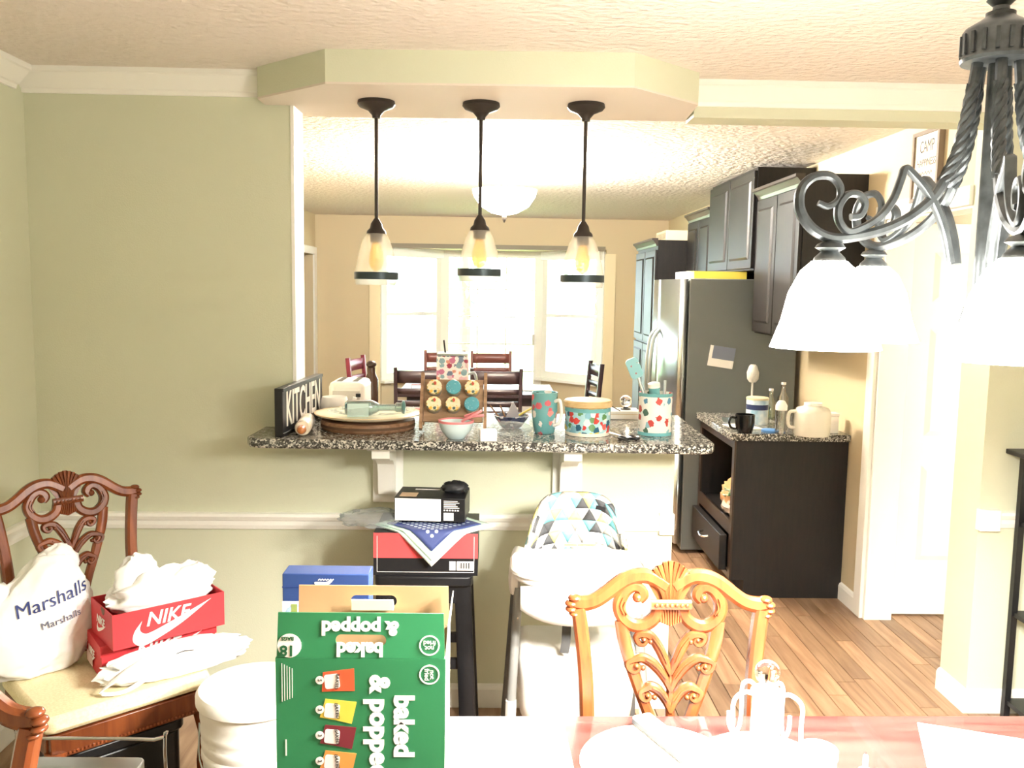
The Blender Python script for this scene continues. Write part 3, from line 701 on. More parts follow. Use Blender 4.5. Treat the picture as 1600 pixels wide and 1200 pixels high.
MB().sweep(cr([(-.085, 0, .13), (-.125, 0, .12), (-.125, 0, .05), (-.085, 0, .04)], 5), .009, n=8).build('handle', MATS['milky_plastic'], t)
for k, (px, py, r, h, lab, mt) in enumerate(((1203, 655, .03, .17, 'tall green glass bottle behind the baby bottle', M_glass('green_glass', '#cfe3c4', .05, .2)), (1222, 652, .032, .2, 'tall grey glass bottle behind the white jug', M_glass('grey_glass', '#dfe4e4', .05, .25)))):
    p = on(px, py, ZK); t = thing('glass_bottle', lab, 'bottle', (p.x, p.y, ZK)); MB().lathe([(r, 0), (r, h*.6), (r*.45, h*.78), (r*.4, h)], 18).build('bottle_body', mt, t); MB().lathe([(r*.45, h+.0003), (r*.45, h+.014)], 14).build('cap', m_plast, t)
for px, py, w, h, lab in ((1288, 674, .05, .07, 'small white tub beside the white jug'), (1308, 676, .06, .11, 'white box at the wall end of the counter')):
    p = on(px, py, ZK); t = thing('white_tub', lab, 'container', (min(p.x, 1.84), p.y, ZK)); B('tub_body', (-w/2, -w/2, 0), (w/2, w/2, h*.85), m_plast, t, bevel=.004); B('lid', (-w/2-.002, -w/2-.002, h*.851), (w/2+.002, w/2+.002, h), m_white, t, bevel=.003)
for k, (x, y, rz, lab) in enumerate(((1.40, 4.92, .3, 'loose paper beside the black mug'), (1.42, 5.16, -.2, 'silver tray at the refrigerator end of the counter'))):
    o = B('counter_paper', (-.07, -.1, 0), (.07, .1, .004), m_white if k == 0 else m_steel, bevel=.001); o.location = (x, y, ZK+.0003); o.rotation_euler[2] = rz; tag(o, lab, 'paper' if k == 0 else 'tray')
# framed word sign on the kitchen wall
t = thing('framed_sign', 'framed word sign high on the kitchen wall by the passage', 'sign')
B('sheet', (1.902, 3.885, 2.10), (1.919, 4.10, 2.375), M('cream_sheet', '#efe4cf', .6), t)
for a_, b_ in (((1.893, 3.868, 2.083), (1.919, 3.885, 2.392)), ((1.893, 4.10, 2.083), (1.919, 4.117, 2.392)), ((1.893, 3.8855, 2.3755), (1.919, 4.0995, 2.392)), ((1.893, 3.8855, 2.083), (1.919, 4.0995, 2.0995))): B('frame_bar', a_, b_, M('grey_brown_frame', '#7c6c5a', .5), t)
m_ink = M('grey_ink', '#5c5650', .7)
for s_, z, sz, sy in (('CAMP', 2.32, .05, 1.5), ('HAPPINESS', 2.25, .036, 1.3)): put('printed_word', lettering(s_, sz), m_ink, t, (1.9015, 3.992, z), (0, -1, 0), (0, 0, 1), 1., sy)
for z, w in ((2.205, .06), (2.165, .075)): MB().sweep(cr([(1.9012, 3.992+w-2*w*k/12, z+.008*sin(k*2.4)) for k in range(13)], 4), .0016, .0005, N=(1, 0, 0), n=6).build('printed_scribble', m_ink, t)
# breakfast table and ladder-back chairs
m_esp = M('espresso_chair_wood', '#33262a', .35); m_chtan = M('reddish_chair_wood', '#7a4a44', .35)
def ladder_chair(loc, rz, mat, label):
    t = thing('ladder_back_chair', label, 'chair', loc, rz, 'breakfast table chairs')
    B('seat', (-.21, -.2, .44), (.21, .2, .475), mat, t, bevel=.008)
    for sx in (-1, 1):
        MB().sweep([(sx*.19, .18, 0), (sx*.19, .19, .47), (sx*.195, .24, 1.03)], .02, .016, n=8, sq=.5).build('back_post', mat, t)
        MB().sweep([(sx*.19, -.17, 0), (sx*.19, -.17, .439)], .019, n=8, sq=.5).build('leg', mat, t)
    for z, h in ((.955, .05), (.84, .022), (.74, .022), (.64, .022)):
        y = .19+.05*(z-.47)/.56
        mb = MB(); mb.grid(lambda u, v: (-.18+.36*u, y+.02*(1-(2*u-1)**2), z-h+2*h*v), 8, 1); mb.build('slat', mat, t, solid=.014)
    for sx in (-1, 1): B('stretcher', (sx*.19-.008, -.15, .2), (sx*.19+.008, .17, .225), mat, t)
    return t
# loc chosen so that the backs stand where they are seen
ladder_chair((-.61, 7.28, 0), pi+.1, m_esp, 'dark ladder-back chair beside the tall floral canister'); 
for (x, y, rz, mt, lab) in ((.02, 7.28, pi, m_esp, 'dark ladder-back chair with its back to the bar, facing the glazed door'), (.66, 7.75, pi/2+pi+.15, m_esp, 'dark ladder-back chair seen side-on at the table end'), (-.50, 8.75, 0, m_chtan, 'reddish ladder-back chair on the window side, behind the floral canister'), (-.02, 8.75, .05, m_chtan, 'reddish ladder-back chair on the window side, near the glazed door'), (-1.02, 8.0, pi/2-.2, M('red_chair_paint', '#7c2d3c', .4), 'red chair at the end of the breakfast table')):
    ladder_chair((x, y, 0), rz, mt, lab)
for o in [o for o in col.objects if o.name.startswith('ladder_back_chair')]: pass
t = thing('breakfast_table', 'dark breakfast table in front of the bay window', 'table', (-.15, 7.98, 0))
B('table_top', (-.68, -.42, .725), (.68, .42, .76), m_esp, t, bevel=.006); B('apron', (-.6, -.35, .65), (.6, .35, .7245), m_esp, t)
for sx in (-1, 1):
    for sy in (-1, 1): B('leg', (sx*.58-.035, sy*.33-.035, 0), (sx*.58+.035, sy*.33+.035, .6495), m_esp, t)
o = B('white_folder', (.18, 7.85, .761), (.50, 8.1, .772), m_white, bevel=.002); tag(o, 'white folder lying on the breakfast table', 'folder')
o = B('red_book', (-.72, 7.7, .761), (-.42, 7.9, .82), M('red_book_cover', '#8c3546', .5), bevel=.002); tag(o, 'red book lying on the breakfast table', 'book'); B('pages', (-.715, 7.697, .766), (-.425, 7.6995, .815), m_white, o)
# ================================================================== BAR TOP THINGS
def bar_at(px, py, dy=0.):
    p = at(px, py, Z=ZB); return Vector((p.x, p.y+dy, ZB+.0003))
# black KITCHEN board standing along the wall end
a = bar_at(434, 690); b = bar_at(497, 648); a = Vector((-.752, 3.16, ZB)); b = Vector((-.719, 3.72, ZB))
L = (b-a).length; t = thing('kitchen_sign', 'black board spelling KITCHEN in pale letters at the bar end', 'sign', (a.x, a.y, ZB+.0003), math.atan2(b.y-a.y, b.x-a.x))
B('board', (0, 0, 0), (L, .03, .175), m_black, t, bevel=.002)
put('letters', lettering('KITCHEN', .125, .002, .001), M('pale_letters', '#ece9e0', .5), t, (L/2, -.001, .088), (1, 0, 0), (0, 0, 1), .92*L/.56, 1.45)
for z0 in (0, .163): B('border_strip', (0, -.003, z0), (L, -.0002, z0+.012), m_black, t)
# rolling pin
t = thing('rolling_pin', 'white rolling pin with orange wooden handles beside the black board', 'rolling pin', (-.688, 3.185, ZB+.0295), radians(96))
def along(mb, prof, seg=20):
    m2 = MB(); m2.lathe(prof, seg); mb.add([(z, x, y) for x, y, z in m2.v], m2.f); return mb
along(MB(), [(.025, 0), (.0285, .006), (.0285, .19), (.025, .196)]).build('roller', M('cream_marble', '#efe8da', .25, col2='#d8cdb8', nscale=14), t)
for s_ in (0, 1):
    mb = MB(); along(mb, [(.008, 0), (.012, .012), (.017, .03), (.012, .05), (.004, .055)]); 
    mb.v = [((-x if s_ == 0 else .196+x), y, z) for x, y, z in mb.v]; mb.build('handle', M('orange_wood', '#b8743f', .35), t)
# round board, cream plate on it, packaged bottle on the plate
t = thing('round_board', 'round brown wooden board under the cream platter', 'board', (-.483, 3.41, ZB+.0003)); MB().lathe([(.175, 0), (.18, .006), (.18, .028), (.176, .034)], 40).build('disc', m_walnut, t); MB().lathe([(.1805, .012), (.1805, .022)], 40, capb=False, capt=False).build('bark_edge', M('bark_edge', '#5f4836', .8), t)
t = thing('oval_platter', 'cream oval platter resting on the round wooden board', 'plate', (-.483, 3.41, ZB+.0346)); MB().lathe([(.1, 0), (.13, .003), (.19, .018), (.195, .024), (.185, .024), (.12, .008), (.001, .008)], 40, sx=1.05, capt=False).build('dish', M('cream_glaze', '#efe6cc', .25), t); MB().lathe([(.1955, .0235), (.1955, .0255), (.19, .0255)], 40, sx=1.05, capb=False, capt=False).build('rim_line', m_maple, t)
m_teal = M('teal_glaze', '#69a9ad', .2); m_film = M_milk('clear_film', '#f7fafa', .2)
t = thing('packaged_bottle', 'teal and clear bottle in shiny plastic packaging lying on the platter', 'bottle', (-.57, 3.39, ZB+.0475), radians(8))
mb = MB(); along(mb, [(.02, 0), (.03, .01), (.03, .10), (.018, .125), (.013, .13), (.013, .19), (.019, .195), (.019, .215)]); mb.v = [(x, y, z+.031) for x, y, z in mb.v]; mb.build('bottle_body', M_glass('teal_glass', '#bfe3e2', .05, .25), t)
mb = MB(); along(mb, [(.0195, .2155), (.026, .22), (.026, .228), (.012, .232)]); mb.v = [(x, y, z+.031) for x, y, z in mb.v]; mb.build('bottle_cap', M('dark_teal', '#4d7f80', .3), t)
B('paper_label', (.01, -.036, .0005), (.09, -.0315, .05), M('pale_teal_label', '#cfe6e4', .4), t); 
crumple(MB(), (.10, 0, .02), (.135, .055, .017), 36, 14, .25, 6., 2.).build('plastic_wrap', m_film, t, smooth=60)
# white jar, toaster
p = bar_at(505, 645); t = thing('sugar_jar', 'white round jar with small spout behind the black board', 'jar', (-.665, 3.70, ZB+.0003)); MB().lathe([(.042, 0), (.055, .008), (.06, .05), (.052, .078), (.05, .082), (.048, .078), (.05, .02), (.001, .012)], 28, capt=False).build('jar_body', m_plast, t); MB().sweep(cr([(.055, 0, .055), (.078, 0, .06), (.085, 0, .08)], 4), [.009]*9, n=8).build('spout', m_plast, t)
t = thing('kitchen_counter', 'low granite counter on the kitchen side of the bar', 'countertop'); B('slab', (-.755, 3.875, .875), (.60, 4.50, .912), m_granite, t, bevel=.004); B('cupboards', (-.755, 3.56, .1), (.58, 4.47, .8745), m_dark, t); B('toe_kick', (-.755, 3.56, 0), (.58, 4.40, .0995), m_dark, t)
B('shelf_block', (-.755, 3.56, .8755), (.60, 3.857, 1.088), m_tan, t)
t = thing('toaster', 'white toaster standing on the low kitchen counter', 'toaster', (-.655, 4.05, .9125)); MB().box((-.08, -.12, .012), (.08, .12, .33)).build('shell', m_plast, t, bevel=.025)
B('dark_panel', (-.06, -.1212, .20), (.06, -.1202, .29), M('pale_grey_panel', '#cfcac4', .4), t); B('lever', (.045, -.135, .265), (.065, -.1215, .28), m_black, t)
for s_ in (-1, 1): B('slot', (s_*.035-.012, -.09, .3301), (s_*.035+.012, .09, .3312), m_black, t)
t = thing('oil_cruet', 'small dark cruet peeking over the toaster', 'cruet', (-.60, 4.34, .9125)); MB().lathe([(.03, 0), (.034, .01), (.034, .3), (.02, .33), (.02, .36)], 16).build('cruet_body', M('brown_glass', '#4a342a', .2), t); MB().ell((0, 0, .375), (.026, .026, .018)).build('stopper', M('brown_knob', '#3a2a25', .3), t)
# oven mitts and towels heap
m_red = M('red_cotton', '#b8434c', .8); m_reddot = M_print('red_dotted_cotton', '#b8434c', ['#f4efe8'], 90, .12, .8)
def heap(name, label, cat, loc, r, mat, seed, amp=.2, rz=0., freq=3.):
    t = thing(name, label, cat, loc, rz); crumple(MB(), (0, 0, r[2]*.8), r, 34, 20, amp, freq, seed, flat_z=.0).build('cloth', mat, t, smooth=60); return t
t = heap('oven_mitt', 'red dotted oven mitt folded on top of the cloths', 'oven mitt', (-.35, 4.02, 1.052), (.10, .07, .032), m_reddot, 4.); MB().sweep(cr([(-.1, 0, .03), (-.15, .01, .045), (-.19, 0, .035)], 4), [.03]*4+[.028]*4+[.02], .012, N=(0, 0, 1), n=8).build('red_lining', m_red, t)
t = heap('folded_towel', 'pale blue and red folded cloth under the dotted mitt', 'cloth', (-.38, 4.02, .9705), (.13, .08, .042), M('pale_blue_cotton', '#a9cdd3', .8), 6., .12); crumple(MB(), (.02, -.06, .03), (.12, .03, .02), 24, 12, .2, 4., 2.).build('red_border', m_red, t)
o = B('cloth_box', (-.52, 3.92, .9125), (-.22, 4.14, .970), m_white, bevel=.004); tag(o, 'white tray under the folded red cloths', 'tray'); B('red_stripe', (-.50, 3.9185, .925), (-.24, 3.9198, .96), m_red, o)
o = B('paper_stack', (-.55, 4.28, .9125), (-.30, 4.46, 1.06), m_white, bevel=.002); tag(o, 'stack of white papers beyond the red oven mitt', 'papers'); B('dark_cover', (-.55, 4.28, 1.0605), (-.30, 4.46, 1.064), M('grey_cover', '#6a6460', .6), o)
# spice rack with six printed tins
t = thing('spice_rack', 'slanted wooden spice rack holding six round tins', 'rack', (-.152, 3.30, ZB+.0125))
TL = radians(62); ex = Vector((1, 0, 0)); ey = Vector((0, cos(TL), sin(TL))); ez = ex.cross(ey)
Pp = lambda u, v, w: ex*u+ey*v+ez*w
q = [Pp(-.112, .03, -.006), Pp(.112, .03, -.006), Pp(.112, .2, -.006), Pp(-.112, .2, -.006), Pp(-.112, .03, .006), Pp(.112, .03, .006), Pp(.112, .2, .006), Pp(-.112, .2, .006)]
MB().hexa(q).build('board', M('tan_wood', '#b09070', .5, col2='#8f7256', nscale=5, stretch=(2, 10, 10)), t, smooth=0)
for sx in (-1, 1):
    q = [Pp(sx*.12-.006, 0, -.012), Pp(sx*.12+.006, 0, -.012), Pp(sx*.12+.006, .225, -.012), Pp(sx*.12-.006, .225, -.012), Pp(sx*.12-.006, 0, .018), Pp(sx*.12+.006, 0, .018), Pp(sx*.12+.006, .225, .018), Pp(sx*.12-.006, .225, .018)]
    o = MB().hexa(q).build('side_rail', MATS['tan_wood'], t, smooth=0); B('rear_leg', (sx*.12-.006, .10, 0), (sx*.12+.006, .115, .16), MATS['tan_wood'], t)
m_fl1 = M_print('tin_floral_print', '#efe2b8', ['#c4503f', '#e8b84a', '#3f5f63', '#d9683f', '#f1e7cc', '#7f9a5a'], 75, .5); m_fl2 = M_print('tin_dotted_print', '#58a7b8', ['#e6f2f0'], 120, .12)
k = 0
for r_, v in ((0, .155), (1, .088)):
    for c_, u in ((0, -.072), (1, 0), (2, .07)):
        tin = thing('spice_tin', ['floral lidded spice tin in the top row beside the round board', 'blue dotted spice tin in the middle of the top row', 'floral lidded spice tin at the top row end next to the chair', 'floral lidded spice tin in the bottom row beside the round board', 'floral lidded spice tin in the middle of the bottom row', 'blue dotted spice tin at the end of the bottom row, above the bowl'][k], 'tin', Vector((-.152, 3.30, ZB+.0122))+Pp(u, v, .0065), 0, 'spice tins on the rack')
        R = Matrix((ex, ey, ez)).transposed()
        def lat(prof, nm, mt, capb=True, capt=True):
            m2 = MB(); m2.lathe(prof, 26, capb=capb, capt=capt); m2.v = [tuple(R @ Vector(v_)) for v_ in m2.v]; return m2.build(nm, mt, tin)
        lat([(.027, 0), (.027, .03)], 'tin_body', m_steel); lat([(.0285, .0302), (.0285, .04), (.027, .042)], 'lid', m_fl2 if k in (1, 5) else m_fl1); lat([(.0288, .030), (.0288, .0335)], 'lid_rim', M('cream_rim', '#efe9cf', .4), False, False)
        k += 1
# bowl with pink strap, small floral bowl with tools, clear bag
t = thing('mixing_bowl', 'pale blue melamine bowl with pink rim beside the spice rack', 'bowl', (-.135, 3.19, ZB+.0003)); MB().lathe([(.03, 0), (.034, .004), (.055, .03), (.064, .062), (.061, .062), (.052, .03), (.03, .008), (.001, .007)], 30, capt=False).build('bowl_body', M('pale_blue_melamine', '#d3e8ec', .25), t); MB().lathe([(.0645, .058), (.0655, .066), (.06, .066), (.061, .058)], 30, capb=False, capt=False).build('pink_rim', M('pink_silicone', '#e58c92', .4), t)
MB().sweep(cr([(.02, 0, .06), (.06, -.01, .085), (.09, 0, .10), (.07, .02, .09), (.03, .02, .075), (.10, .03, .08)], 6), .005, n=6).build('pink_strap', MATS['pink_silicone'], t)
t = thing('floral_bowl', 'small dark floral bowl filled with kitchen tools', 'bowl', (.07, 3.45, ZB+.0003)); MB().lathe([(.03, 0), (.04, .004), (.062, .035), (.072, .05), (.069, .05), (.058, .035), (.035, .01), (.001, .009)], 28, capt=False).build('bowl_body', M_print('dark_floral_glaze', '#4f5672', ['#e9e3ea', '#b3889c', '#6f8fa0', '#2f3550'], 50, .45), t)
MB().sweep([(-.02, 0, .02), (.06, .01, .065), (.085, .012, .078)], .006, .004, n=8).build('yellow_handle', M('yellow_plastic', '#e6d66a', .4), t); MB().add([(-.02, -.02, .045), (.03, -.02, .04), (.025, -.02, .07), (.005, -.02, .105), (-.02, .0, .045), (.03, .0, .04), (.025, .0, .07), (.005, .0, .105)], [(0, 1, 2, 3), (7, 6, 5, 4), (0, 4, 5, 1), (1, 5, 6, 2), (2, 6, 7, 3), (3, 7, 4, 0)]).build('grey_scoop', M('grey_plastic', '#a8a3a4', .5), t, smooth=0)
for k, (dx, tilt) in enumerate(((-.035, -.05), (-.015, -.03))): MB().sweep([(dx, .01, .02), (dx+tilt, .02, .085)], .0035, n=6).build('dark_stick', m_walnut, t)
o = crumple(MB(), (0, 0, .022), (.075, .07, .022), 36, 16, .25, 4., 8., flat_z=0.).build('plastic_bag', m_film, None, smooth=60); o.location = (.06, 3.285, ZB+.0005); tag(o, 'clear crumpled plastic bag in front of the floral bowl', 'plastic bag')
o = B('paper_card', (-.03, -.02, 0), (.03, .02, .04), m_white, bevel=.001); o.location = (-.02, 3.145, ZB+.0004); o.rotation_euler[2] = .2; tag(o, 'small folded white card at the bar edge', 'card')
# breakfast papers on the counter behind
o = B('cutting_board', (-.03, 3.90, .9125), (.45, 4.25, .93), m_maple, bevel=.004); tag(o, 'pale cutting board on the low kitchen counter', 'cutting board')
# tall floral canister behind the rack
t = thing('floral_pitcher', 'tall square floral pitcher standing behind the spice rack', 'pitcher', (-.20, 4.30, .9125))
m_fl3 = M_print('pink_floral_print', '#f3f1f3', ['#c77aa0', '#8fb3c4', '#d79a8a', '#a63f5c', '#7e8fae', '#e7c4d3'], 38, .55)
MB().box((-.075, -.075, 0), (.075, .075, .43)).build('body', m_fl3, t, bevel=.01); MB().lathe([(.104, .4302), (.104, .44)], 4, c=(0, 0, 0)).build('rim', m_steel, t, smooth=0).rotation_euler = (0, 0, pi/4)
MB().sweep(cr([(.075, 0, .34), (.11, 0, .33), (.115, 0, .2), (.075, 0, .14)], 6), .008, n=8).build('handle', m_steel, t)
MB().sweep([(-.02, 0, .3), (-.045, 0, .50)], .004, n=6).build('straw', m_black, t)
# teal mug, floral pot, scissors, crystal knob box, utensil crock
m_mug = M_print('teal_floral_glaze', '#6aa5a8', ['#6aa5a8', '#c9606a', '#6aa5a8', '#4d6d66', '#e9e3dc', '#d98a86'], 34, .45, .2)
mug('floral_mug', 'tall teal floral mug beside the lidded floral pot', (.193, 3.34, ZB+.0003), .049, .155, m_mug, rz=-.7, handle_m=m_plast)
m_pot = M_print('blue_floral_glaze', '#a9d3da', ['#c9433f', '#2f5f78', '#e8c95a', '#5f8f5a', '#d9605a', '#f3efe4', '#7fb3c4'], 42, .55, .2)
t = thing('lidded_pot', 'round floral pot with pale wooden lid', 'pot', (.355, 3.32, ZB+.0003)); MB().lathe([(.07, 0), (.082, .004), (.086, .02), (.086, .105), (.08, .105)], 36).build('pot_body', m_pot, t); MB().lathe([(.0866, .09), (.0866, .104)], 36, capb=False, capt=False).build('teal_band', m_teal, t)
MB().lathe([(.088, .1055), (.092, .109), (.092, .125), (.086, .131), (.03, .132)], 36).build('lid', m_maple, t); MB().lathe([(.084, .001), (.0855, .0135), (.0868, .0135)], 36, capb=False, capt=False).build('foot_band', M('cream_band', '#ece6d6', .3), t)
t = thing('scissors', 'black handled scissors lying beside the floral pot', 'scissors', (.475, 3.25, ZB+.006), radians(115))
for s_ in (-1, 1):
    MB().sweep([(.035*cos(2*pi*k/14)*.7-.05, s_*.022+.016*sin(2*pi*k/14), 0) for k in range(14)], .005, n=6, closed=True).build('finger_loop', m_black, t); MB().sweep([(-.025, s_*.012, 0), (.0, 0, 0), (.10, -s_*.006, 0)], [.006, .006, .001], .002, N=(0, 0, 1), n=6).build('blade', m_chrome, t)
for (a_, b_, mt, lab, nm) in (((.36, 3.56, ZB+.135), (.50, 3.62, ZB+.04), m_black, 'thin black skewer leaning across the floral pot lid', 'skewer'),):
    pass
o = MB().sweep([at(918, 614, Z=ZB+.1345), at(969, 642, Z=ZB+.038)], .0022, n=6).build('skewer', m_black); tag(o, 'thin dark skewer propped behind the floral pot', 'skewer')
o = B('white_box', (.49, 3.70, ZB+.0003), (.62, 3.83, ZB+.035), m_white, bevel=.003); tag(o, 'low white box at the back of the bar by the crock', 'box'); B('lid_line', (.4895, 3.6995, ZB+.022), (.6205, 3.8305, ZB+.0235), m_maple, o)
m_crys = M('crystal', '#ffffff', .0, trans=1., ior=1.5)
t = thing('crystal_knob', 'clear crystal ball knob on a small black base', 'ornament', (.565, 3.765, ZB+.0355)); MB().lathe([(.022, 0), (.022, .004), (.01, .007), (.01, .012)], 18).build('base', m_black, t); MB().ell((0, 0, .036), (.026, .026, .026), 20, 14).build('ball', m_crys, t)
t = thing('utensil_crock', 'white floral utensil crock at the passage end of the bar', 'crock', (.612, 3.33, ZB+.0003))
m_crock = M_print('white_floral_glaze', '#f1efe8', ['#c9504a', '#f1efe8', '#5a8fae', '#4f6f5f', '#f1efe8', '#8fbcc4'], 34, .45, .25)
MB().lathe([(.06, 0), (.063, .004), (.063, .16), (.058, .16), (.057, .01), (.001, .01)], 34, capt=False).build('crock_body', m_crock, t)
for z0, z1 in ((.001, .014), (.148, .1605)): MB().lathe([(.0636, z0), (.0636, z1)], 34, capb=False, capt=False).build('teal_band', m_teal, t)
t = thing('spatula', 'teal patterned silicone spatula standing in the floral crock', 'spatula', (.59, 3.33, ZB+.015))
TS = radians(24); put('blade', flat([rrect(.048, .078, .014)], .012), M_print('teal_lattice_silicone', '#7fb9c0', ['#dcebe9', '#7fb9c0', '#9a4a48'], 60, .2), t, (-.062, 0, .236), (cos(TS), 0, sin(TS)), (-sin(TS), 0, cos(TS)))
MB().sweep([(.005, 0, 0), (-.02, 0, .13), (-.046, 0, .20)], .008, .006, n=8).build('handle', m_steel, t)
t = thing('peeler', 'teal cylinder handled gadget standing in the floral crock', 'kitchen tool', (.62, 3.32, ZB+.015)); MB().lathe([(.018, .0), (.02, .16), (.022, .172), (.022, .186), (.012, .19)], 18).build('grip', m_teal, t); MB().lathe([(.0225, .172), (.0225, .1865), (.0125, .191)], 18, capb=False).build('end_cap', m_plast, t); t.rotation_euler = (radians(8), radians(-7), 0)
t = thing('whisk_spoon', 'steel spoon handle standing in the floral crock', 'spoon', (.645, 3.345, ZB+.015)); MB().sweep([(0, 0, 0), (.004, 0, .19)], .006, .003, N=(0, 1, 0), n=8).build('handle', m_steel, t); MB().ell((.004, 0, .005), (.014, .004, .02)).build('spoon_bowl', m_steel, t)

# ================================================================== DINING CHAIRS (carved shell crest)
U = .000434
def c2(cx, cy, out=0.):
    z = 1.07-(cy-420)*U; return Vector(((cx-985)*U, .2+.10*(z-.48)/.59-out, z))
NB = (0, -1, .17)
def mirror(mb):
    n = len(mb.v); v0, f0, m0 = list(mb.v), list(mb.f), list(mb.m)
    mb.v += [(-x, y, z) for x, y, z in v0]; mb.f += [tuple(i+n for i in f[::-1]) for f in f0]; mb.m += m0; return mb
def rib(mb, pts, w, d=.011, out=0., n=8, k=5, sq=.75):
    P = cr([c2(*p, out) for p in pts], k); m = len(P)
    if isinstance(w, (list, tuple)):
        W = [w[min(int(i/(m-1)*(len(w)-1)), len(w)-2)]*(1-(i/(m-1)*(len(w)-1)-min(int(i/(m-1)*(len(w)-1)), len(w)-2)))+w[min(int(i/(m-1)*(len(w)-1)), len(w)-2)+1]*(i/(m-1)*(len(w)-1)-min(int(i/(m-1)*(len(w)-1)), len(w)-2)) for i in range(m)]
    else: W = [w]*m
    mb.sweep(P, [x*U for x in W], d, N=NB, n=n, sq=sq)
def make_chair():
    t = thing('carved_dining_chair', '', 'chair')
    # crest rail with carved ears
    mb = MB(); rib(mb, [(965, 560), (900, 520), (850, 505), (790, 512), (730, 540), (660, 592), (600, 630), (540, 645), (490, 642)], [38, 38, 40, 42, 42, 40, 40, 42, 38], .017)
    mirror(mb); mb.build('crest_rail', m_mahog, t)
    for s_ in (-1, 1):
        mb = MB()
        for (cx, cy, r) in ((492, 615, 30), (474, 642, 28), (474, 670, 26), (490, 692, 24)):
            c = c2(cx, cy, .006); mb.ell((c.x*-s_, c.y, c.z), (r*U*1.15, .016, r*U*.62), 12, 8)
        mb.build('carved_ear', m_mahog, t)
        mb = MB(); P = cr([c2(510, 670), c2(525, 760), c2(548, 960), c2(560, 1180), Vector((-.178, .2, .48)), Vector((-.178, .21, .25)), Vector((-.185, .25, 0))], 5); P = [Vector((p.x*-s_, p.y, p.z)) for p in P]
        mb.sweep(P, .0165, .019, N=(0, -1, .1), n=8, sq=.55); mb.build('back_post', m_mahog, t)
    # shell
    mb = MB(); out = []
    for k in range(-6, 7):
        a_ = radians(k*11.5); out.append((985+sin(a_)*128, 585-cos(a_)*145))
    plate = [c2(940, 660)]+[c2(*p) for p in out]+[c2(1030, 660)]; n = len(plate)
    mb.add([p+Vector((0, .010, 0)) for p in plate]+[p-Vector((0, .004, 0)) for p in plate], [tuple(range(n)), tuple(range(2*n-1, n-1, -1))]+[(i, n+i, n+(i+1) % n, (i+1) % n) for i in range(n)])
    mb.build('shell_plate', m_mahog, t, smooth=30)
    for k in range(-5, 6):
        a_ = radians(k*12.5); mb = MB(); ext = 1.06-.012*abs(k)
        rib(mb, [(985+k*7, 628), (985+sin(a_)*66, 585-cos(a_)*60), (985+sin(a_)*132*ext, 585-cos(a_)*150*ext)], [5, 10, 15], .009, .006, n=7); mb.build('shell_flute', m_mahog, t)
    mb = MB()
    for k in range(-4, 5): rib(mb, [(985+k*15, 655), (985+k*13, 700), (985+k*12.5, 752-abs(k)*5)], [9, 8, 9], .009, .003, n=7)
    mb.build('lower_shell', m_mahog, t)
    mb = MB(); rib(mb, [(882, 637), (985, 637), (1088, 637)], 26, .008, .016, sq=.6); bd = mb.build('bead_band', m_mahog, t)
    for k in range(7):
        c = c2(907+k*26, 637, .0245); MB().ell(c, (11*U, .0035, 11*U), 10, 6).build('bead', m_mahog, bd)
    # pierced splat
    for s_ in (-1, 1):
        mb = MB(); rib(mb, [(822, 628), (842, 600), (830, 572), (795, 562), (752, 588), (722, 650), (738, 712), (790, 752), (850, 752), (905, 715), (925, 660)], [28, 34, 30, 28, 32, 36, 34, 34, 36, 34, 36], .014)
        c = c2(815, 612, .004); mb.ell(c, (26*U, .016, 26*U), 12, 8)
        rib(mb, [(745, 690), (728, 650), (740, 608)], [6, 9, 5], .006, .012); rib(mb, [(760, 690), (742, 660), (750, 628)], [4, 7, 4], .006, .013)
        if s_ == 1: mb.v = [(-x, y, z) for x, y, z in mb.v]
        mb.build('volute', m_mahog, t)
        mb = MB(); rib(mb, [(735, 730), (752, 840), (788, 960), (830, 1080), (880, 1210), (915, 1330), (910, 1500), (890, 1640), (885, 1775)], [36, 35, 33, 31, 30, 32, 34, 34, 40], .012)
        if s_ == 1: mb.v = [(-x, y, z) for x, y, z in mb.v]
        mb.build('splat_side', m_mahog, t)
        for (pts, cc, r) in (([(985, 990), (958, 930), (925, 860), (885, 806), (845, 795)], (842, 815), 27), ([(985, 1075), (955, 1010), (905, 950), (850, 915), (808, 918)], (803, 945), 32), ([(985, 1180), (960, 1120), (925, 1075), (885, 1055), (862, 1062)], (862, 1090), 28)):
            mb = MB(); r *= 1.2; x_, y_ = cc; rib(mb, pts+[(x_-r*.95, y_-r*.25), (x_-r*.75, y_+r*.6), (x_, y_+r*.95), (x_+r*.6, y_+r*.45), (x_+r*.3, y_-r*.1)], [14, 24, 28, 26, 22, 18, 16, 14, 12, 9], .012, .003); c = c2(x_+r*.15, y_+r*.05, .008); mb.ell(c, (r*U*.4, .012, r*U*.4), 12, 8)
            rib(mb, [(p[0]+6, p[1]-2) for p in pts[1:4]], [4, 6, 4], .006, .013)
            c = c2(cc[0]+40, cc[1]+12, .01); mb.ell(c, (14*U, .008, 14*U), 10, 6)
            if s_ == 1: mb.v = [(-x, y, z) for x, y, z in mb.v]
            mb.build('leaf_scroll', m_mahog, t)
    mb = MB(); rib(mb, [(985, 985), (985, 1100), (985, 1250), (985, 1500), (985, 1775)], [8, 20, 26, 40, 50], .012); mb.build('splat_stem', m_mahog, t)
    # seat and frame
    m_seat = M('cream_seat_fabric', '#e6d9b4', .85, col2='#d9caa0', nscale=160)
    o = MB().prism(rrect(.47, .42, .03, 3), .455, .505).build('seat_pad', m_seat, t, bevel=.016)
    o.location = (0, -.02, 0)
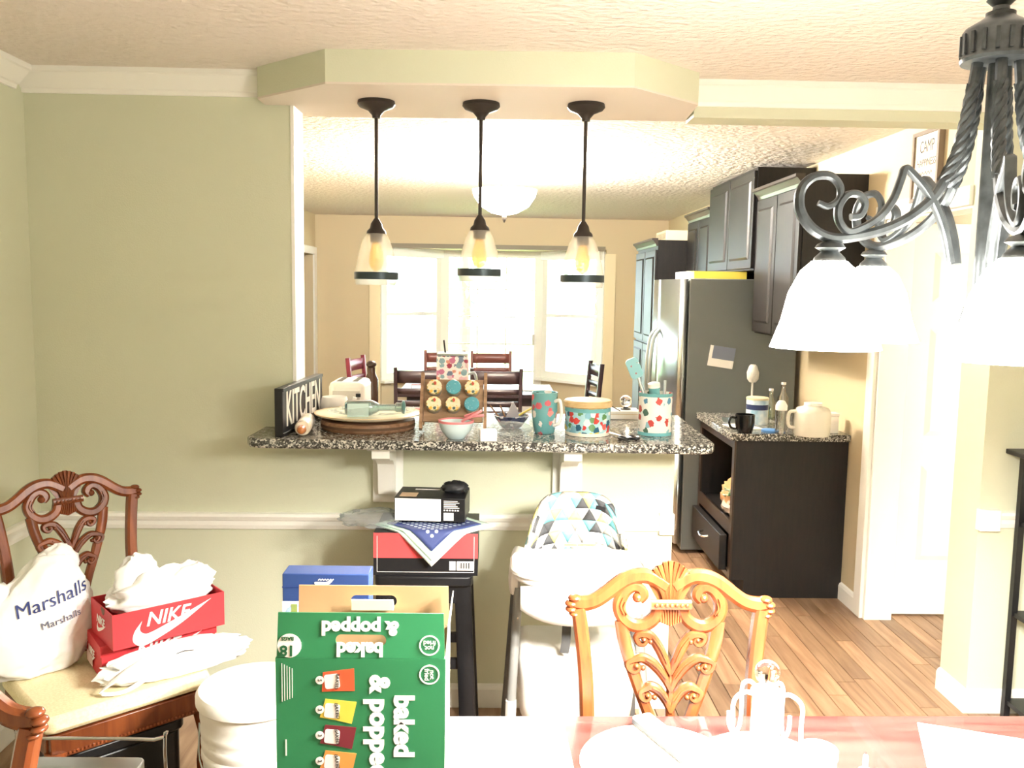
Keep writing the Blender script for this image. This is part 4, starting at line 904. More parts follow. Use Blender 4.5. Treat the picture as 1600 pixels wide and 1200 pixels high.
    for a_, b_ in (((-.22, -.225, .385), (.22, -.20, .452)), ((-.225, -.199, .385), (-.2, .18, .452)), ((.2, -.199, .385), (.225, .18, .452)), ((-.17, .185, .385), (.17, .21, .452))):
        B('seat_rail', a_, b_, m_mahog, t, bevel=.003)
    mb = MB()
    for k in range(40): mb.ell((-.205+k*.0105, -.227, .395), (.0045, .003, .0045), 6, 4)
    mb.build('carved_edging', m_mahog, t)
    for s_ in (-1, 1):
        mb = MB(); mb.sweep(cr([(s_*.205, -.21, .40), (s_*.215, -.225, .3), (s_*.20, -.21, .12), (s_*.20, -.215, .04), (s_*.205, -.225, .0)], 5), [.028]*4+[.026]*4+[.02]*4+[.016]*4+[.014]*4+[.024], n=10); mb.build('front_leg', m_mahog, t)
    return t
ch1 = make_chair(); ch1['label'] = 'carved shell-crest dining chair pushed in at the table, brightly lit'; ch1['group'] = 'carved dining chairs'
ch1.location = (.40, 1.635, 0)
ch2 = copy_tree(ch1); ch2.location = (-1.165, 2.60, 0); ch2.rotation_euler = (0, 0, radians(43)); ch2['label'] = 'carved dining chair in the corner holding shopping bag and shoe boxes'
ch3 = copy_tree(ch1); ch3.location = (-.955, 1.10, 0); ch3.rotation_euler = (0, 0, radians(-4)); ch3['label'] = 'carved dining chair beside the black bin, only its crest corner showing'
CHM = Matrix.Translation((-1.133, 2.598, 0)) @ Matrix.Rotation(radians(43), 4, 'Z')

# ================================================================== THINGS ON THE CORNER CHAIR
m_nred = M('red_shoebox_card', '#c9353c', .5); m_nwhite = M('white_print', '#f6f2ee', .5)
SW = cr([(.5, .2), (.12, -.03), (-.2, -.17), (-.38, -.22), (-.49, -.15), (-.48, -.03), (-.38, .1)], 5)[:-1]+cr([(-.38, .1), (-.41, 0), (-.37, -.06), (-.28, -.07), (0, .02), (.5, .2)], 5)[:-1]
def swoosh(s): return flat([[(p.x*s, p.y*s) for p in SW]])
def shoebox(loc, rz, label, lid):
    t = thing('shoe_box', label, 'shoe box', loc, rz, 'red shoe boxes')
    w, d, h = .33, .20, .105
    B('bottom', (0, 0, 0), (w, d, .003), m_nred, t)
    for a_, b_ in (((0, 0, .0031), (w, .003, h)), ((0, d-.003, .0031), (w, d, h)), ((0, .0031, .0031), (.003, d-.0031, h)), ((w-.003, .0031, .0031), (w, d-.0031, h))): B('side', a_, b_, m_nred, t)
    if lid: B('lid', (-.004, -.004, h-.03), (w+.004, d+.004, h+.003), m_nred, t)
    else: put('finger_notch', flat([[(-.016, 0)]+[(.016*cos(a_), .022*sin(a_)) for a_ in [pi+pi*k/10 for k in range(11)]]+[(.016, 0)]]), M('box_inside_brown', '#7a5a4a', .7), t, (-.0006, d*.42, h), (0, -1, 0), (0, 0, 1))
    f = .0045 if lid else .0006
    put('swoosh', swoosh(.235), m_nwhite, t, (w*.52, -f, h*.45), (1, 0, 0), (0, 0, 1)); put('brand_letters', lettering('NIKE', .058, .0006, .001, .25), m_nwhite, t, (w*.47, -f-.0008, h*.66), (1, 0, 0), (0, 0, 1), 1., 1.)
    put('swoosh', swoosh(.085), m_nwhite, t, (-f, d*.52, h*.36), (0, -1, 0), (0, 0, 1)); put('brand_letters', lettering('NIKE', .034, .0006, .0008, .25), m_nwhite, t, (-f-.0008, d*.54, h*.56), (0, -1, 0), (0, 0, 1))
    return t
q1 = at(160, 1066, Z=.508); q2 = at(177, 1018, Z=.617)
sb = shoebox((q1.x, q1.y, .508), radians(36), 'lower red shoe box standing directly on the chair seat', True)
sb2 = shoebox((q2.x, q2.y, .617), radians(40), 'upper red shoe box with tissue paper, stacked on the other', False)
B('barcode_label', (-.0052, .10, .012), (-.0046, .17, .045), M('pink_white_label', '#e9c9c4', .5), sb)
m_bag = M('white_shopping_film', '#f1f0ee', .35, sub=.15)
t = thing('tissue_paper', 'white crumpled tissue and plastic spilling from the upper shoe box', 'tissue paper', (q2.x, q2.y, .72), radians(40))
def sh_t(d): return 1+.5*max(0, d.z)*max(0, cos(3*math.atan2(d.y, d.x)+.6))
crumple(MB(), (.165, .10, .005), (.145, .08, .055), 48, 30, .16, 1.7, 11., shape=sh_t, flat_z=-.095).build('sheet', m_bag, t, smooth=70)
crumple(MB(), (.11, .11, .055), (.06, .035, .075), 30, 20, .2, 1.8, 21.).build('twisted_end', m_bag, t, smooth=70)
crumple(MB(), (.26, .09, .03), (.055, .04, .055), 30, 20, .18, 1.8, 31.).build('folded_corner', m_bag, t, smooth=70)
t = thing('white_carrier_bag', 'white carrier bag draped along the side of the lower shoe box', 'plastic bag', (q1.x, q1.y-.01, .508), radians(36))
crumple(MB(), (.20, -.045, .04), (.20, .04, .052), 52, 24, .18, 1.9, 5., flat_z=0.).build('film', m_bag, t, smooth=70)
MB().sweep(cr([(.10, -.08, .08), (.02, -.10, .045), (-.02, -.09, .012), (.04, -.10, .004), (.12, -.09, .03)], 6), .012, .003, N=(0, 0, 1), n=8).build('bag_handle', m_bag, t)
MB().sweep([(.19, -.088, .075), (.215, -.09, .08), (.24, -.088, .074)], .002, .0012, n=6).build('printed_mark', m_black, t)
# big shopping bag with printed name
t = thing('shopping_bag', 'large white shopping bag with blue lettering leaning on the chair back', 'shopping bag', (-1.352, 2.57, .508), radians(43))
def shape_bag(d):
    a_ = math.atan2(d.y, d.x); return 1+.36*max(0, d.z)*math.exp(-((d.x-.35)/.4)**2)-.22*max(0, d.z)*max(0, -d.x)-.10*max(0, -d.z)
bm_ = MB(); crumple(bm_, (0, 0, .13), (.17, .068, .175), 80, 56, .07, 1.9, 2., shape=shape_bag, flat_z=0.); bag = bm_.build('bag_body', m_bag, t, smooth=70)
from mathutils.bvhtree import BVHTree
bvh = BVHTree.FromPolygons([Vector(v) for v in bm_.v], bm_.f)
def wrap_text(name, s, size, ox, oz, ang, mat, bold=0., sh=0.):
    vf = lettering(s, size, 0, bold, sh); me = bpy.data.meshes.new('tmp'); me.from_pydata([tuple(v) for v in vf[0]], [], vf[1]); b_ = bmesh.new(); b_.from_mesh(me)
    bmesh.ops.triangulate(b_, faces=b_.faces)
    for _ in range(0):
        es = [e for e in b_.edges if e.calc_length() > .02]
        if es: bmesh.ops.subdivide_edges(b_, edges=es, cuts=1); bmesh.ops.triangulate(b_, faces=b_.faces)
    b_.verts.index_update(); b_.verts.ensure_lookup_table(); vs = []
    for v in b_.verts:
        x = ox+v.co.x*cos(ang)-v.co.y*sin(ang); z = oz+v.co.x*sin(ang)+v.co.y*cos(ang)
        h = bvh.ray_cast(Vector((x, -1, z)), Vector((0, 1, 0)))[0]; vs.append((x, (h.y if h else 0)-.0045, z))
    b_.verts.ensure_lookup_table(); fs = [tuple(v.index for v in f.verts) for f in b_.faces]; b_.free(); bpy.data.meshes.remove(me)
    MB().add(vs, fs).build(name, mat, t, smooth=60, fix=False)
wrap_text('printed_name', 'Marshalls', .056, .035, .232, .2, M('navy_print', '#2b3a78', .5), 0., .15)
wrap_text('printed_small_name', 'Marshalls', .031, .055, .168, .16, M('grey_navy_print', '#5a5f78', .5))
for s_ in (-1, 1): crumple(MB(), (.075 if s_ > 0 else -.10, 0, .315 if s_ > 0 else .235), (.05, .03, .055), 28, 18, .18, 1.9, 4.+s_).build('bag_handle', m_bag, t, smooth=70)

# ================================================================== LEFT FLOOR THINGS
m_bin = M('black_bin_plastic', '#15171a', .35)
t = thing('black_bin', 'black plastic storage bin standing under the corner chair', 'bin', (-1.14, 2.565, 0), radians(43))
MB().prism(rrect(.32, .30, .03, 3), .0, .34).build('bin_body', m_bin, t, bevel=.008); MB().prism(rrect(.34, .32, .035, 3), .3405, .375).build('lid', m_bin, t, bevel=.006); B('recessed_grip', (-.05, -.1515, .24), (.05, -.1502, .26), M('grey_black', '#2c2f33', .4), t)
t = thing('wire_rack', 'chrome wire rack with metal pan in front of the black bin', 'rack', (-.905, 1.93, .0))
for y in (-.12, .12):
    MB().sweep(cr([(-.22, y, 0), (-.22, y, .55), (-.20, y, .575), (.10, y, .575), (.125, y, .55), (.125, y, 0)], 4), .004, n=8).build('wire_hoop', m_chrome, t)
for z in (.18, .50): 
    for k in range(6): MB().sweep([(-.2+k*.062, -.12, z), (-.2+k*.062, .12, z)], .003, n=6).build('cross_wire', m_chrome, t)
o = MB().prism(rrect(.28, .2, .02, 3), .5035, .543).build('roasting_pan', m_steel, None, bevel=.004); o.location = (-.955, 1.93, 0); tag(o, 'shallow metal pan sitting in the chrome wire rack', 'pan'); MB().ell((.142, 0, .523), (.012, .014, .012)).build('knob', m_bronze, o)
m_buck = M('white_bucket_plastic', '#efeae2', .4)
t = thing('lidded_bucket', 'white lidded plastic bucket with wire bail beside the green carton', 'bucket', (-.645, 2.36, 0))
MB().lathe([(.115, 0), (.12, .01), (.128, .34), (.14, .345), (.142, .38), (.146, .39), (.146, .405), (.142, .41), (.146, .425), (.146, .44), (.143, .445), (.147, .46), (.147, .475), (.145, .48), (.148, .50), (.148, .535)], 40).build('bucket_body', m_buck, t, smooth=50)
MB().lathe([(.154, .5355), (.158, .54), (.158, .56), (.15, .572), (.12, .579), (.06, .583), (.01, .584)], 40).build('lid', m_buck, t)
MB().sweep(cr([(-.15, -.02, .47), (-.12, -.10, .39), (-.04, -.158, .335), (.03, -.165, .315), (.10, -.14, .34), (.15, -.02, .46)], 6), .002, n=6).build('bail_wire', m_steel, t); MB().sweep([(-.02, -.165, .32), (.05, -.163, .316)], .009, n=10).build('bail_grip', m_plast, t)
o = crumple(MB(), (0, 0, .12), (.16, .12, .13), 36, 22, .2, 2.5, 3., flat_z=0.).build('dark_cloth', M('green_black_cloth', '#27362f', .9), None, smooth=60); o.location = (-.36, 2.66, .0); tag(o, 'dark green cloth bundle on the floor behind the bucket', 'cloth')

# ================================================================== STOOL STACK BY THE BAR WALL
t = thing('black_stool', 'black wooden bar stool carrying boxes under the bar', 'stool', (-.235, 3.14, 0))
MB().prism(rrect(.34, .30, .02, 2), .635, .672).build('seat', m_black, t, bevel=.006)
for sx in (-1, 1):
    for sy in (-1, 1): MB().sweep([(sx*.135, sy*.11, .6345), (sx*.165, sy*.14, 0)], .03, .022, N=(0, 1, 0), n=8, sq=.45).build('leg', m_black, t)
    B('side_rail', (sx*.15-.01, -.10, .25), (sx*.15+.01, .10, .285), m_black, t)
for y in (-.118, .118): B('front_rail', (-.12, y-.012, .57), (.12, y+.012, .634), m_black, t); B('foot_rail', (-.14, y-.01, .33), (.14, y+.01, .365), m_black, t)
m_cred = M('coral_red_print', '#dc4f52', .45)
t = thing('appliance_box', 'red and black printed box lying on the black stool', 'box', (-.228, 3.14, .6725))
B('carton', (-.18, -.14, 0), (.18, .14, .15), m_black, t)
B('red_band', (-.18, -.1412, .062), (.18, -.1402, .15), m_cred, t)
fr = MB()
for a_, b_ in (((-.168, -.1418, .012), (-.1665, -.1413, .14)), ((.1665, -.1418, .012), (.168, -.1413, .14)), ((-.168, -.1418, .012), (.168, -.1413, .0135))): fr.box(a_, b_)
fr.build('white_border', m_nwhite, t, smooth=0); B('barcode_panel', (.108, -.1418, .02), (.165, -.1413, .052), m_nwhite, t); B('recycling_panel', (.082, -.1418, .02), (.104, -.1413, .052), M('light_grey_print', '#cfcfcf', .5), t)
for k in range(9): B('bar_code_line', (.116+k*.0045, -.1421, .026), (.116+k*.0045+.0018*(1+k % 2), -.1418, .047), m_black, t)
# mint sheets with the perforated blue mat, a corner hanging over the box front
def draped(name, mat, s, zoff, parent, yfront, ztop, solid=.003, drop=.115, n=18):
    """square sheet turned cornerwise: lies on the box, its front corner bends over the edge"""
    mb = MB()
    def fn(u, v):
        x = (u-v)*s*.7071; y = yfront-drop+(u+v)*s*.7071
        z = ztop+zoff
        if y < yfront: e = yfront-y; z -= e*.93; y = yfront-e*.30
        return (x, y, z+.002*noise.noise(Vector((x*20, y*20, zoff*50))))
    mb.grid(fn, n, n); return mb.build(name, mat, parent, smooth=60, solid=solid, fix=False), fn
m_mint = M('mint_paper', '#d3ebdf', .7)
t = thing('paper_bundle', 'mint and white folded sheets hanging over the red and black box', 'paper', (-.205, 3.14, .6725))
draped('mint_sheet', m_mint, .30, .004, t, -.146, .151); draped('white_sheet', m_white, .31, .001, t, -.1445, .151, .0015); draped('mint_sheet', m_mint, .285, .0085, t, -.15, .151, .003, .10)
t = thing('perforated_mat', 'blue silicone mat with rows of round holes on mint sheets', 'mat', (-.205, 3.14, .6725))
mt, fn = draped('mat_sheet', M('slate_blue_silicone', '#3f4c82', .5), .235, .013, t, -.1545, .151, .003, .072)
dots = MB()
for i in range(9):
    for j in range(9):
        u, v = .16+.72*i/8, .16+.72*j/8
        c = Vector(fn(u, v)); c1 = Vector(fn(u+.02, v))-c; c2_ = Vector(fn(u, v+.02))-c; nn = c1.cross(c2_).normalized(); nn = nn if nn.z > 0 or nn.y < 0 else -nn
        e1 = c1.normalized(); e2 = nn.cross(e1); dots.add([c+nn*.0022+e1*(.0062*cos(2*pi*k/10))+e2*(.0062*sin(2*pi*k/10)) for k in range(10)], [tuple(range(10))])
dots.build('hole_dots', M('pale_blue_dots', '#d9e8ef', .5), t, smooth=0, fix=False)
t = thing('clear_wrap_bag', 'clear crinkled plastic sleeve sticking out beside the small black box', 'plastic bag', (-.425, 3.12, .8265)); crumple(MB(), (0, 0, .018), (.105, .09, .022), 44, 14, .25, 2.6, 7., flat_z=.0).build('film', M_milk('grey_film', '#eef2f4', .25), t, smooth=70)
t = thing('small_black_box', 'small open black box with white torn flap on top of the stack', 'box', (-.215, 3.14, .846), radians(-4))
B('carton', (-.125, -.075, 0), (.125, .095, .085), m_black, t, bevel=.002); B('white_flap', (-.122, -.0775, .003), (.04, -.0755, .082), m_white, t); B('barcode_panel', (.05, -.0765, .006), (.085, -.0757, .034), m_nwhite, t)
for k in range(5): B('print_line', (.05, -.0765, .05+k*.006), (.105-.006*(k % 3), -.0757, .0525+k*.006), m_nwhite, t)
for k in range(6): B('symbol', (.05+k*.0095, -.0765, .040), (.056+k*.0095, -.0757, .045), m_nwhite, t)
B('cream_patch', (-.11, -.06, .0851), (-.05, .0, .0857), M('tan_print', '#c9ae90', .5), t); B('title_print', (-.07, .05, .0851), (.02, .062, .0857), m_nwhite, t)
o = crumple(MB(), (0, 0, .016), (.045, .035, .022), 24, 14, .2, 3., 4., flat_z=0.).build('black_glove', M('black_nitrile', '#222427', .5), None, smooth=60); o.location = (-.135, 3.16, .9323); tag(o, 'black rubber glove lying on the small black box', 'glove')

# ================================================================== HIGH CHAIR
HX, HY = .293, 2.98
t = thing('high_chair', 'white high chair with triangle-patterned cushion against the bar wall', 'high chair', (HX, HY, 0))
cols = [M('pad_white', '#f4f3ef', .8), M('pad_charcoal', '#56575a', .8), M('pad_grey', '#b4b2ad', .8), M('pad_teal', '#7fc3cb', .8), M('pad_yellow', '#efe58f', .8)]
rnd = random.Random(5)
def tri_pad(name, fn, nu, nv, parent):
    mb = MB(); N = 3
    for i in range(nu):
        for j in range(nv):
            off = .5 if j % 2 else 0.
            for up_ in (0, 1):
                a_ = ((i+off)/nu, j/nv); b_ = ((i+1+off)/nu, j/nv); c_ = ((i+.5+off)/nu, (j+1)/nv); d_ = ((i+1.5+off)/nu, (j+1)/nv)
                tri = (a_, b_, c_) if up_ == 0 else (b_, d_, c_)
                mi = rnd.choice((0, 0, 0, 1, 2, 3, 4, 0, 1))
                pts = []
                for r in range(N+1):
                    for s_ in range(N+1-r):
                        l1, l2 = r/N, s_/N; u = tri[0][0]*(1-l1-l2)+tri[1][0]*l1+tri[2][0]*l2; v = tri[0][1]*(1-l1-l2)+tri[1][1]*l1+tri[2][1]*l2
                        pts.append(fn(min(max(u, 0), 1), v))
                idx = {}; k = 0
                for r in range(N+1):
                    for s_ in range(N+1-r): idx[(r, s_)] = k; k += 1
                fs = []
                for r in range(N):
                    for s_ in range(N-r):
                        fs.append((idx[(r, s_)], idx[(r+1, s_)], idx[(r, s_+1)]))
                        if r+s_ < N-1: fs.append((idx[(r+1, s_)], idx[(r+1, s_+1)], idx[(r, s_+1)]))
                mb.add(pts, fs, mi)
    return mb.build(name, cols, parent, smooth=80, fix=False, solid=.012)
def pad_fn(u, v):
    # padded back: wraps round the child, front face concave, rounded dome top
    a_ = pi*(u*1.0); x = -.178*cos(a_); y = .10*sin(a_)
    top = .945-.14*abs(cos(a_))**5; z = .69+(top-.69)*v
    f = 1-.12*max(0, v-.75)/.25; return Vector((x*f, y-.02+.02*(1-v)+.004*noise.noise(Vector((u*9, v*7, 1))), z))
tri_pad('back_cushion', pad_fn, 11, 6, t)
def roll_fn(u, v):
    a_ = pi*u; th = pi*v; x = -.165*cos(a_); top = .94-.14*abs(cos(a_))**5; y = .095*sin(a_)-.02+.02*(1-cos(th)); return Vector((x, y, top+.012*sin(th)))
tri_pad('cushion_roll', roll_fn, 11, 2, t)
tri_pad('seat_cushion', lambda u, v: Vector((-.15+.3*u, -.12+.19*v, .60+.03*(1-(2*u-1)**2)-.02*(1-v))), 8, 4, t)
put('brand_tag', flat([rrect(.034, .014, .002, 2)]), m_black, t, (.075, -.0, .93), (1, 0, -.25), (.2, .0, 1)).location = (0, -.03, 0)
o = B('warning_strip', (-.06, -.045, .80), (.075, -.0435, .811), M('orange_print', '#efb98a', .6), t); put('warning_letters', lettering('WARNING  AVERTISSEMENT', .0085), M('brown_print', '#6b3a2a', .6), t, (.007, -.0458, .8055), (1, 0, 0), (0, 0, 1))
# tub, tray
mb = MB(); NS = 22
def tub(u, v):
    a_ = 2*pi*u; k = (abs(cos(a_))**.6, abs(sin(a_))**.6); r = .6+.4*sqrt(v); return Vector((math.copysign(k[0], cos(a_))*.185*r, math.copysign(k[1], sin(a_))*.13*r, .56+.15*v))
mb.grid(tub, 32, 6); mb.build('seat_tub', m_plast, t, solid=.012, smooth=60)
mb = MB(); mb.prism(rrect(.44, .27, .09, 8), .735, .76); o = mb.build('tray', m_plast, t, bevel=.01); o.location = (0, -.14, 0)
mb = MB(); L_ = rrect(.44, .27, .09, 8); mb.sweep([(x, y-.14, .767) for x, y in L_], .012, n=8, closed=True); mb.build('tray_rim', m_plast, t)
mb = MB(); mb.grid(lambda u, v: Vector((-.2+.4*u, -.263-.01*sin(pi*u), .61+.125*v+.05*(2*abs(u-.5))**3*(1-v))), 16, 3); mb.build('tray_apron', m_plast, t, solid=.012)
for s_ in (-1, 1):
    mb = MB(); mb.sweep(cr([(s_*.19, .0, .775), (s_*.205, -.01, .75), (s_*.215, -.02, .68), (s_*.21, -.02, .64)], 4), .02, .05, N=(0, 1, 0), n=8, sq=.6); mb.build('side_arm', m_plast, t)
    m_gtube = M('grey_metal_tube', '#8f8f8c', .4, .3)
    MB().sweep([(s_*.20, -.06, .66), (s_*.222, -.16, .30)], .0155, n=10).build('front_tube', m_gtube, t); MB().sweep([(s_*.222, -.16, .31), (s_*.228, -.19, .0)], .021, .018, n=8, sq=.6).build('front_foot', m_plast, t)
    MB().sweep([(s_*.205, .05, .66), (s_*.24, .20, .0)], .0155, n=10).build('rear_tube', M('dark_grey_tube', '#6a6c6d', .4, .3), t)
# lower seat (the detachable booster base)
mb = MB()
def base_(u, v):
    a_ = 2*pi*u; e = .45; cx, sy_ = math.copysign(abs(cos(a_))**e, cos(a_)), math.copysign(abs(sin(a_))**e, sin(a_)); prof = [(0, .46), (.75, .47), (.95, .455), (1., .42), (.97, .30), (.93, .215), (.90, .21), (0, .24)]
    f = v*(len(prof)-1); i = min(int(f), len(prof)-2); g = f-i; r = prof[i][0]*(1-g)+prof[i+1][0]*g; z = prof[i][1]*(1-g)+prof[i+1][1]*g
    return Vector((cx*.205*r, -.02+sy_*.145*r, z+(.02*cos(a_)**2 if .2 < v < .9 else 0)))
mb.grid(base_, 48, 14); mb.build('booster_base', m_plast, t, smooth=60)
MB().sweep([(-.04, -.13, .60), (-.045, -.175, .52), (-.05, -.175, .48)], .016, .003, N=(0, 1, 0), n=8).build('crotch_strap', M('dark_strap', '#4a4a4a', .7), t)

# ================================================================== DINING TABLE AND WHAT LIES ON IT
t = thing('dining_table', 'dark red polished dining table in the foreground', 'table', (0, 0, 0))
TZ = .76
tp = [(-.40, .72), (1.20, .72), (1.26, .80), (1.26, 1.72), (1.18, 1.835), (-.34, 1.815), (-.40, 1.76)]
MB().prism(tp, TZ-.03, TZ).build('table_top', m_table, t, bevel=.01)
for a_, b_ in (((-.28, .84, .64), (1.12, .865, .7295)), ((-.28, 1.60, .64), (1.12, 1.625, .7295)), ((-.28, .866, .64), (-.255, 1.599, .7295)), ((1.095, .866, .64), (1.12, 1.599, .7295))): B('apron', a_, b_, m_table, t)
for x in (-.30, 1.14):
    for y in (.82, 1.645): MB().lathe([(.022, 0), (.028, .05), (.026, .3), (.04, .5), (.034, .62), (.042, .729)], 14, c=(x, y, 0)).build('leg', m_table, t)
# green snack carton, open, front flap raised
m_card = M('green_carton_print', '#2b7a4e', .45, col2='#33895a', nscale=2.5); m_kraft = M('kraft_card', '#b8946c', .7); m_inner = M('white_card_inside', '#ece6da', .7)
CT = thing('snack_carton', 'green printed snack carton with open handle flaps on the table', 'carton', (0, 0, 0))
Y0, Y1, XL, XRt = 1.50, 1.66, -.375, -.078; ZC = 1.02
B('front_panel', (XL, Y0, TZ+.0005), (XRt, Y0+.003, ZC), m_card, CT); B('back_panel', (XL+.004, Y1-.003, TZ+.0005), (XRt-.004, Y1, ZC-.002), m_kraft, CT)
B('side_panel', (XL, Y0+.0031, TZ+.0005), (XL+.003, Y1-.0031, ZC), m_card, CT); B('side_panel', (XRt-.003, Y0+.0031, TZ+.0005), (XRt, Y1-.0031, ZC), m_inner, CT); B('bottom_panel', (XL+.0031, Y0+.0031, TZ+.0005), (XRt-.0031, Y1-.0031, TZ+.003), m_kraft, CT)
W = XRt-XL
def flap(name, mat, x0, x1, y, z0, z1, slot_w, slot_h, slot_z, lean):
    w, h = x1-x0, z1-z0; sl = [(p[0], p[1]+slot_z-z0) for p in rrect(slot_w, slot_h, slot_h*.48, 6)]
    vf = flat([[(-w/2, 0), (w/2, 0), (w/2*.985, h), (-w/2*.985, h)], sl], .003)
    return put(name, vf, mat, CT, ((x0+x1)/2, y, z0), (1, 0, 0), (0, lean, 1))
flap('front_flap', m_card, XL+.002, XRt-.002, Y0+.002, ZC+.0005, 1.10, .088, .020, 1.052, .08)
bf = flap('back_flap', m_kraft, XL+.006, XRt-.002, Y1-.002, ZC, 1.098, .088, .023, 1.068, -.02)
MB().hexa([(-.265, Y1-.022, 1.055), (-.185, Y1-.022, 1.055), (-.185, Y1-.006, 1.056), (-.265, Y1-.006, 1.056), (-.265, Y1-.024, 1.077), (-.185, Y1-.024, 1.077), (-.185, Y1-.022, 1.078), (-.265, Y1-.022, 1.078)]).build('handle_tab', M('pale_card_tab', '#f3e6c4', .6), CT, smooth=0, bevel=.004)
MB().add([(XRt-.001, Y0+.01, ZC), (XRt-.001, Y1-.01, ZC), (XRt+.006, Y1-.02, ZC+.075), (XRt+.003, Y0+.03, ZC+.055)], [(0, 1, 2, 3)]).build('side_flap', m_inner, CT, solid=.002)
MB().add([(XL+.001, Y0+.01, ZC), (XL+.001, Y1-.01, ZC), (XL+.05, Y1-.02, ZC-.05), (XL+.05, Y0+.03, ZC-.05)], [(0, 1, 2, 3)]).build('side_flap', m_inner, CT, solid=.002)
yf = Y0-.0008
def fx(px, py): return at(px, py, Y=Y0)
def face(name, vf, mat, px, py, ex, ey, lift=0., sx=1., sy=1., flapside=False):
    p = fx(px, py); y = yf-lift if not flapside else Y0+.08*(p.z-ZC)-.0009-lift
    return put(name, vf, mat, CT, (p.x, y, p.z), ex, ey, sx, sy)
XP, ZP, XM, ZM = (1, 0, 0), (0, 0, 1), (-1, 0, 0), (0, 0, -1)
FZ, FM = (0, .08, 1), (0, -.08, -1)
face('printed_slogan', lettering('& popped', .034, .0006, .0016), m_nwhite, 562, 982, XM, FM, 0, 1, 1, True)
face('printed_slogan', lettering('baked', .034, .0006, .0016), m_nwhite, 562, 1014, XM, FM, 0, 1, 1, True)
face('printed_slogan', lettering('baked', .048, .0006, .0022, 0, 'LEFT'), m_nwhite, 630, 1086, ZM, XP)
face('printed_slogan', lettering('& popped', .048, .0006, .0022, 0, 'LEFT'), m_nwhite, 592, 1055, ZM, XP)
ring = lambda r: flat([circ(r), circ(r*.86)])
for (px, py, ex_, ey_, fs) in ((671, 1009, XM, FM, True), (671, 1054, ZM, XP, False)):
    face('round_badge', ring(.018), m_nwhite, px, py, XP, FZ if fs else ZP, 0, 1, 1, fs); face('badge_words', lettering('not\nfried', .0118, .0006, .0002), m_nwhite, px, py, ex_, ey_, 0, 1, 1, fs)
face('count_badge', flat([circ(.021)]), m_nwhite, 452, 1009, XP, FZ, 0, 1, 1, True); m_gink = M('dark_green_ink', '#1f5f3c', .5)
face('count_number', lettering('18', .026, .0006, .0008), m_gink, 449, 1016, XM, FM, .0008, 1, 1, True); face('count_word', lettering('BAGS', .009, .0006, .0003), m_gink, 449, 998, XM, FM, .0008, 1, 1, True)
bags = [(1064, '#d9603c', '5', -.12), (1110, '#e9d052', '3', .12), (1150, '#7c2f38', '3', .1), (1190, '#dd9a4f', '3', .12)]
for k, (py, c, nn, an) in enumerate(bags):
    mt = M('snack_print_'+('red', 'yellow', 'maroon', 'orange')[k], c, .4); ex_, ey_ = (cos(an), 0, -sin(an)), (sin(an), 0, cos(an))
    pts = [(-.030, -.016), (-.024, .019), (.031, .02), (.027, -.021), (0, -.018)]
    face('printed_snack_bag', flat([pts]), mt, 528, py, ex_, ey_, .0002*k); face('printed_panel', flat([rrect(.026, .026, .004, 3)]), m_nwhite, 519, py, ex_, ey_, .001); face('printed_word', lettering('BAKED', .0095), m_black, 527, py, (sin(an), 0, -cos(an)), ex_, .0018)
    face('number_badge', flat([circ(.0075)]), m_nwhite, 500, py-2, XP, ZP, .0012); face('printed_number', lettering(nn, .010), m_black, 500, py-2, ZM, XP, .002)
for k in range(5): 
    p = fx(440+k*4, 1036+k*2); B('fine_print', (p.x, yf-.0004, p.z-.07+.004*k), (p.x+.0012, yf, p.z), m_nwhite, CT)
p = fx(446, 1155); B('fine_print', (p.x, yf-.0004, p.z-.03), (p.x+.0025, yf, p.z), m_nwhite, CT)
# blue box behind it
t = thing('blue_food_box', 'blue food box with white logo behind the green carton', 'box', (-.336, 1.79, TZ+.0003))
B('carton', (-.088, -.03, 0), (.088, .028, .325), M('blue_card', '#2c4680', .4), t, bevel=.002); B('white_panel', (-.0882, -.0312, .0), (.05, -.0303, .268), M('white_blue_print', '#e6eef6', .5), t); B('green_patch', (-.07, -.032, .235), (-.058, -.0313, .262), M('olive_print', '#8fa05a', .5), t)
B('lid_fold', (-.0884, -.0306, .296), (.0884, .0284, .298), M('navy_fold', '#223a78', .4), t)
sw = flat([[(p.x, p.y) for p in cr([(-.018, .0), (-.012, -.008), (0, -.009), (.013, -.003), (.02, .006), (.006, .001), (-.006, .001)], 4, True)]]); put('logo', sw, m_nwhite, t, (-.005, -.0308, .308), (1, 0, 0), (0, 0, 1)); MB().sweep([(-.015+k*.0028, -.0312, .312+.003*(k % 2)) for k in range(12)], .0012, .0004, N=(0, 1, 0), n=6).build('logo_script', m_nwhite, t)
for k in range(3): MB().sweep(cr([(-.086, -.0316, .16+.03*k), (-.075, -.0316, .2+.025*k), (-.05, -.0316, .222+.02*k)], 4), .004, .0004, N=(0, 1, 0), n=6).build('printed_arc', M('light_blue_print', '#a9c4e6', .5), t)
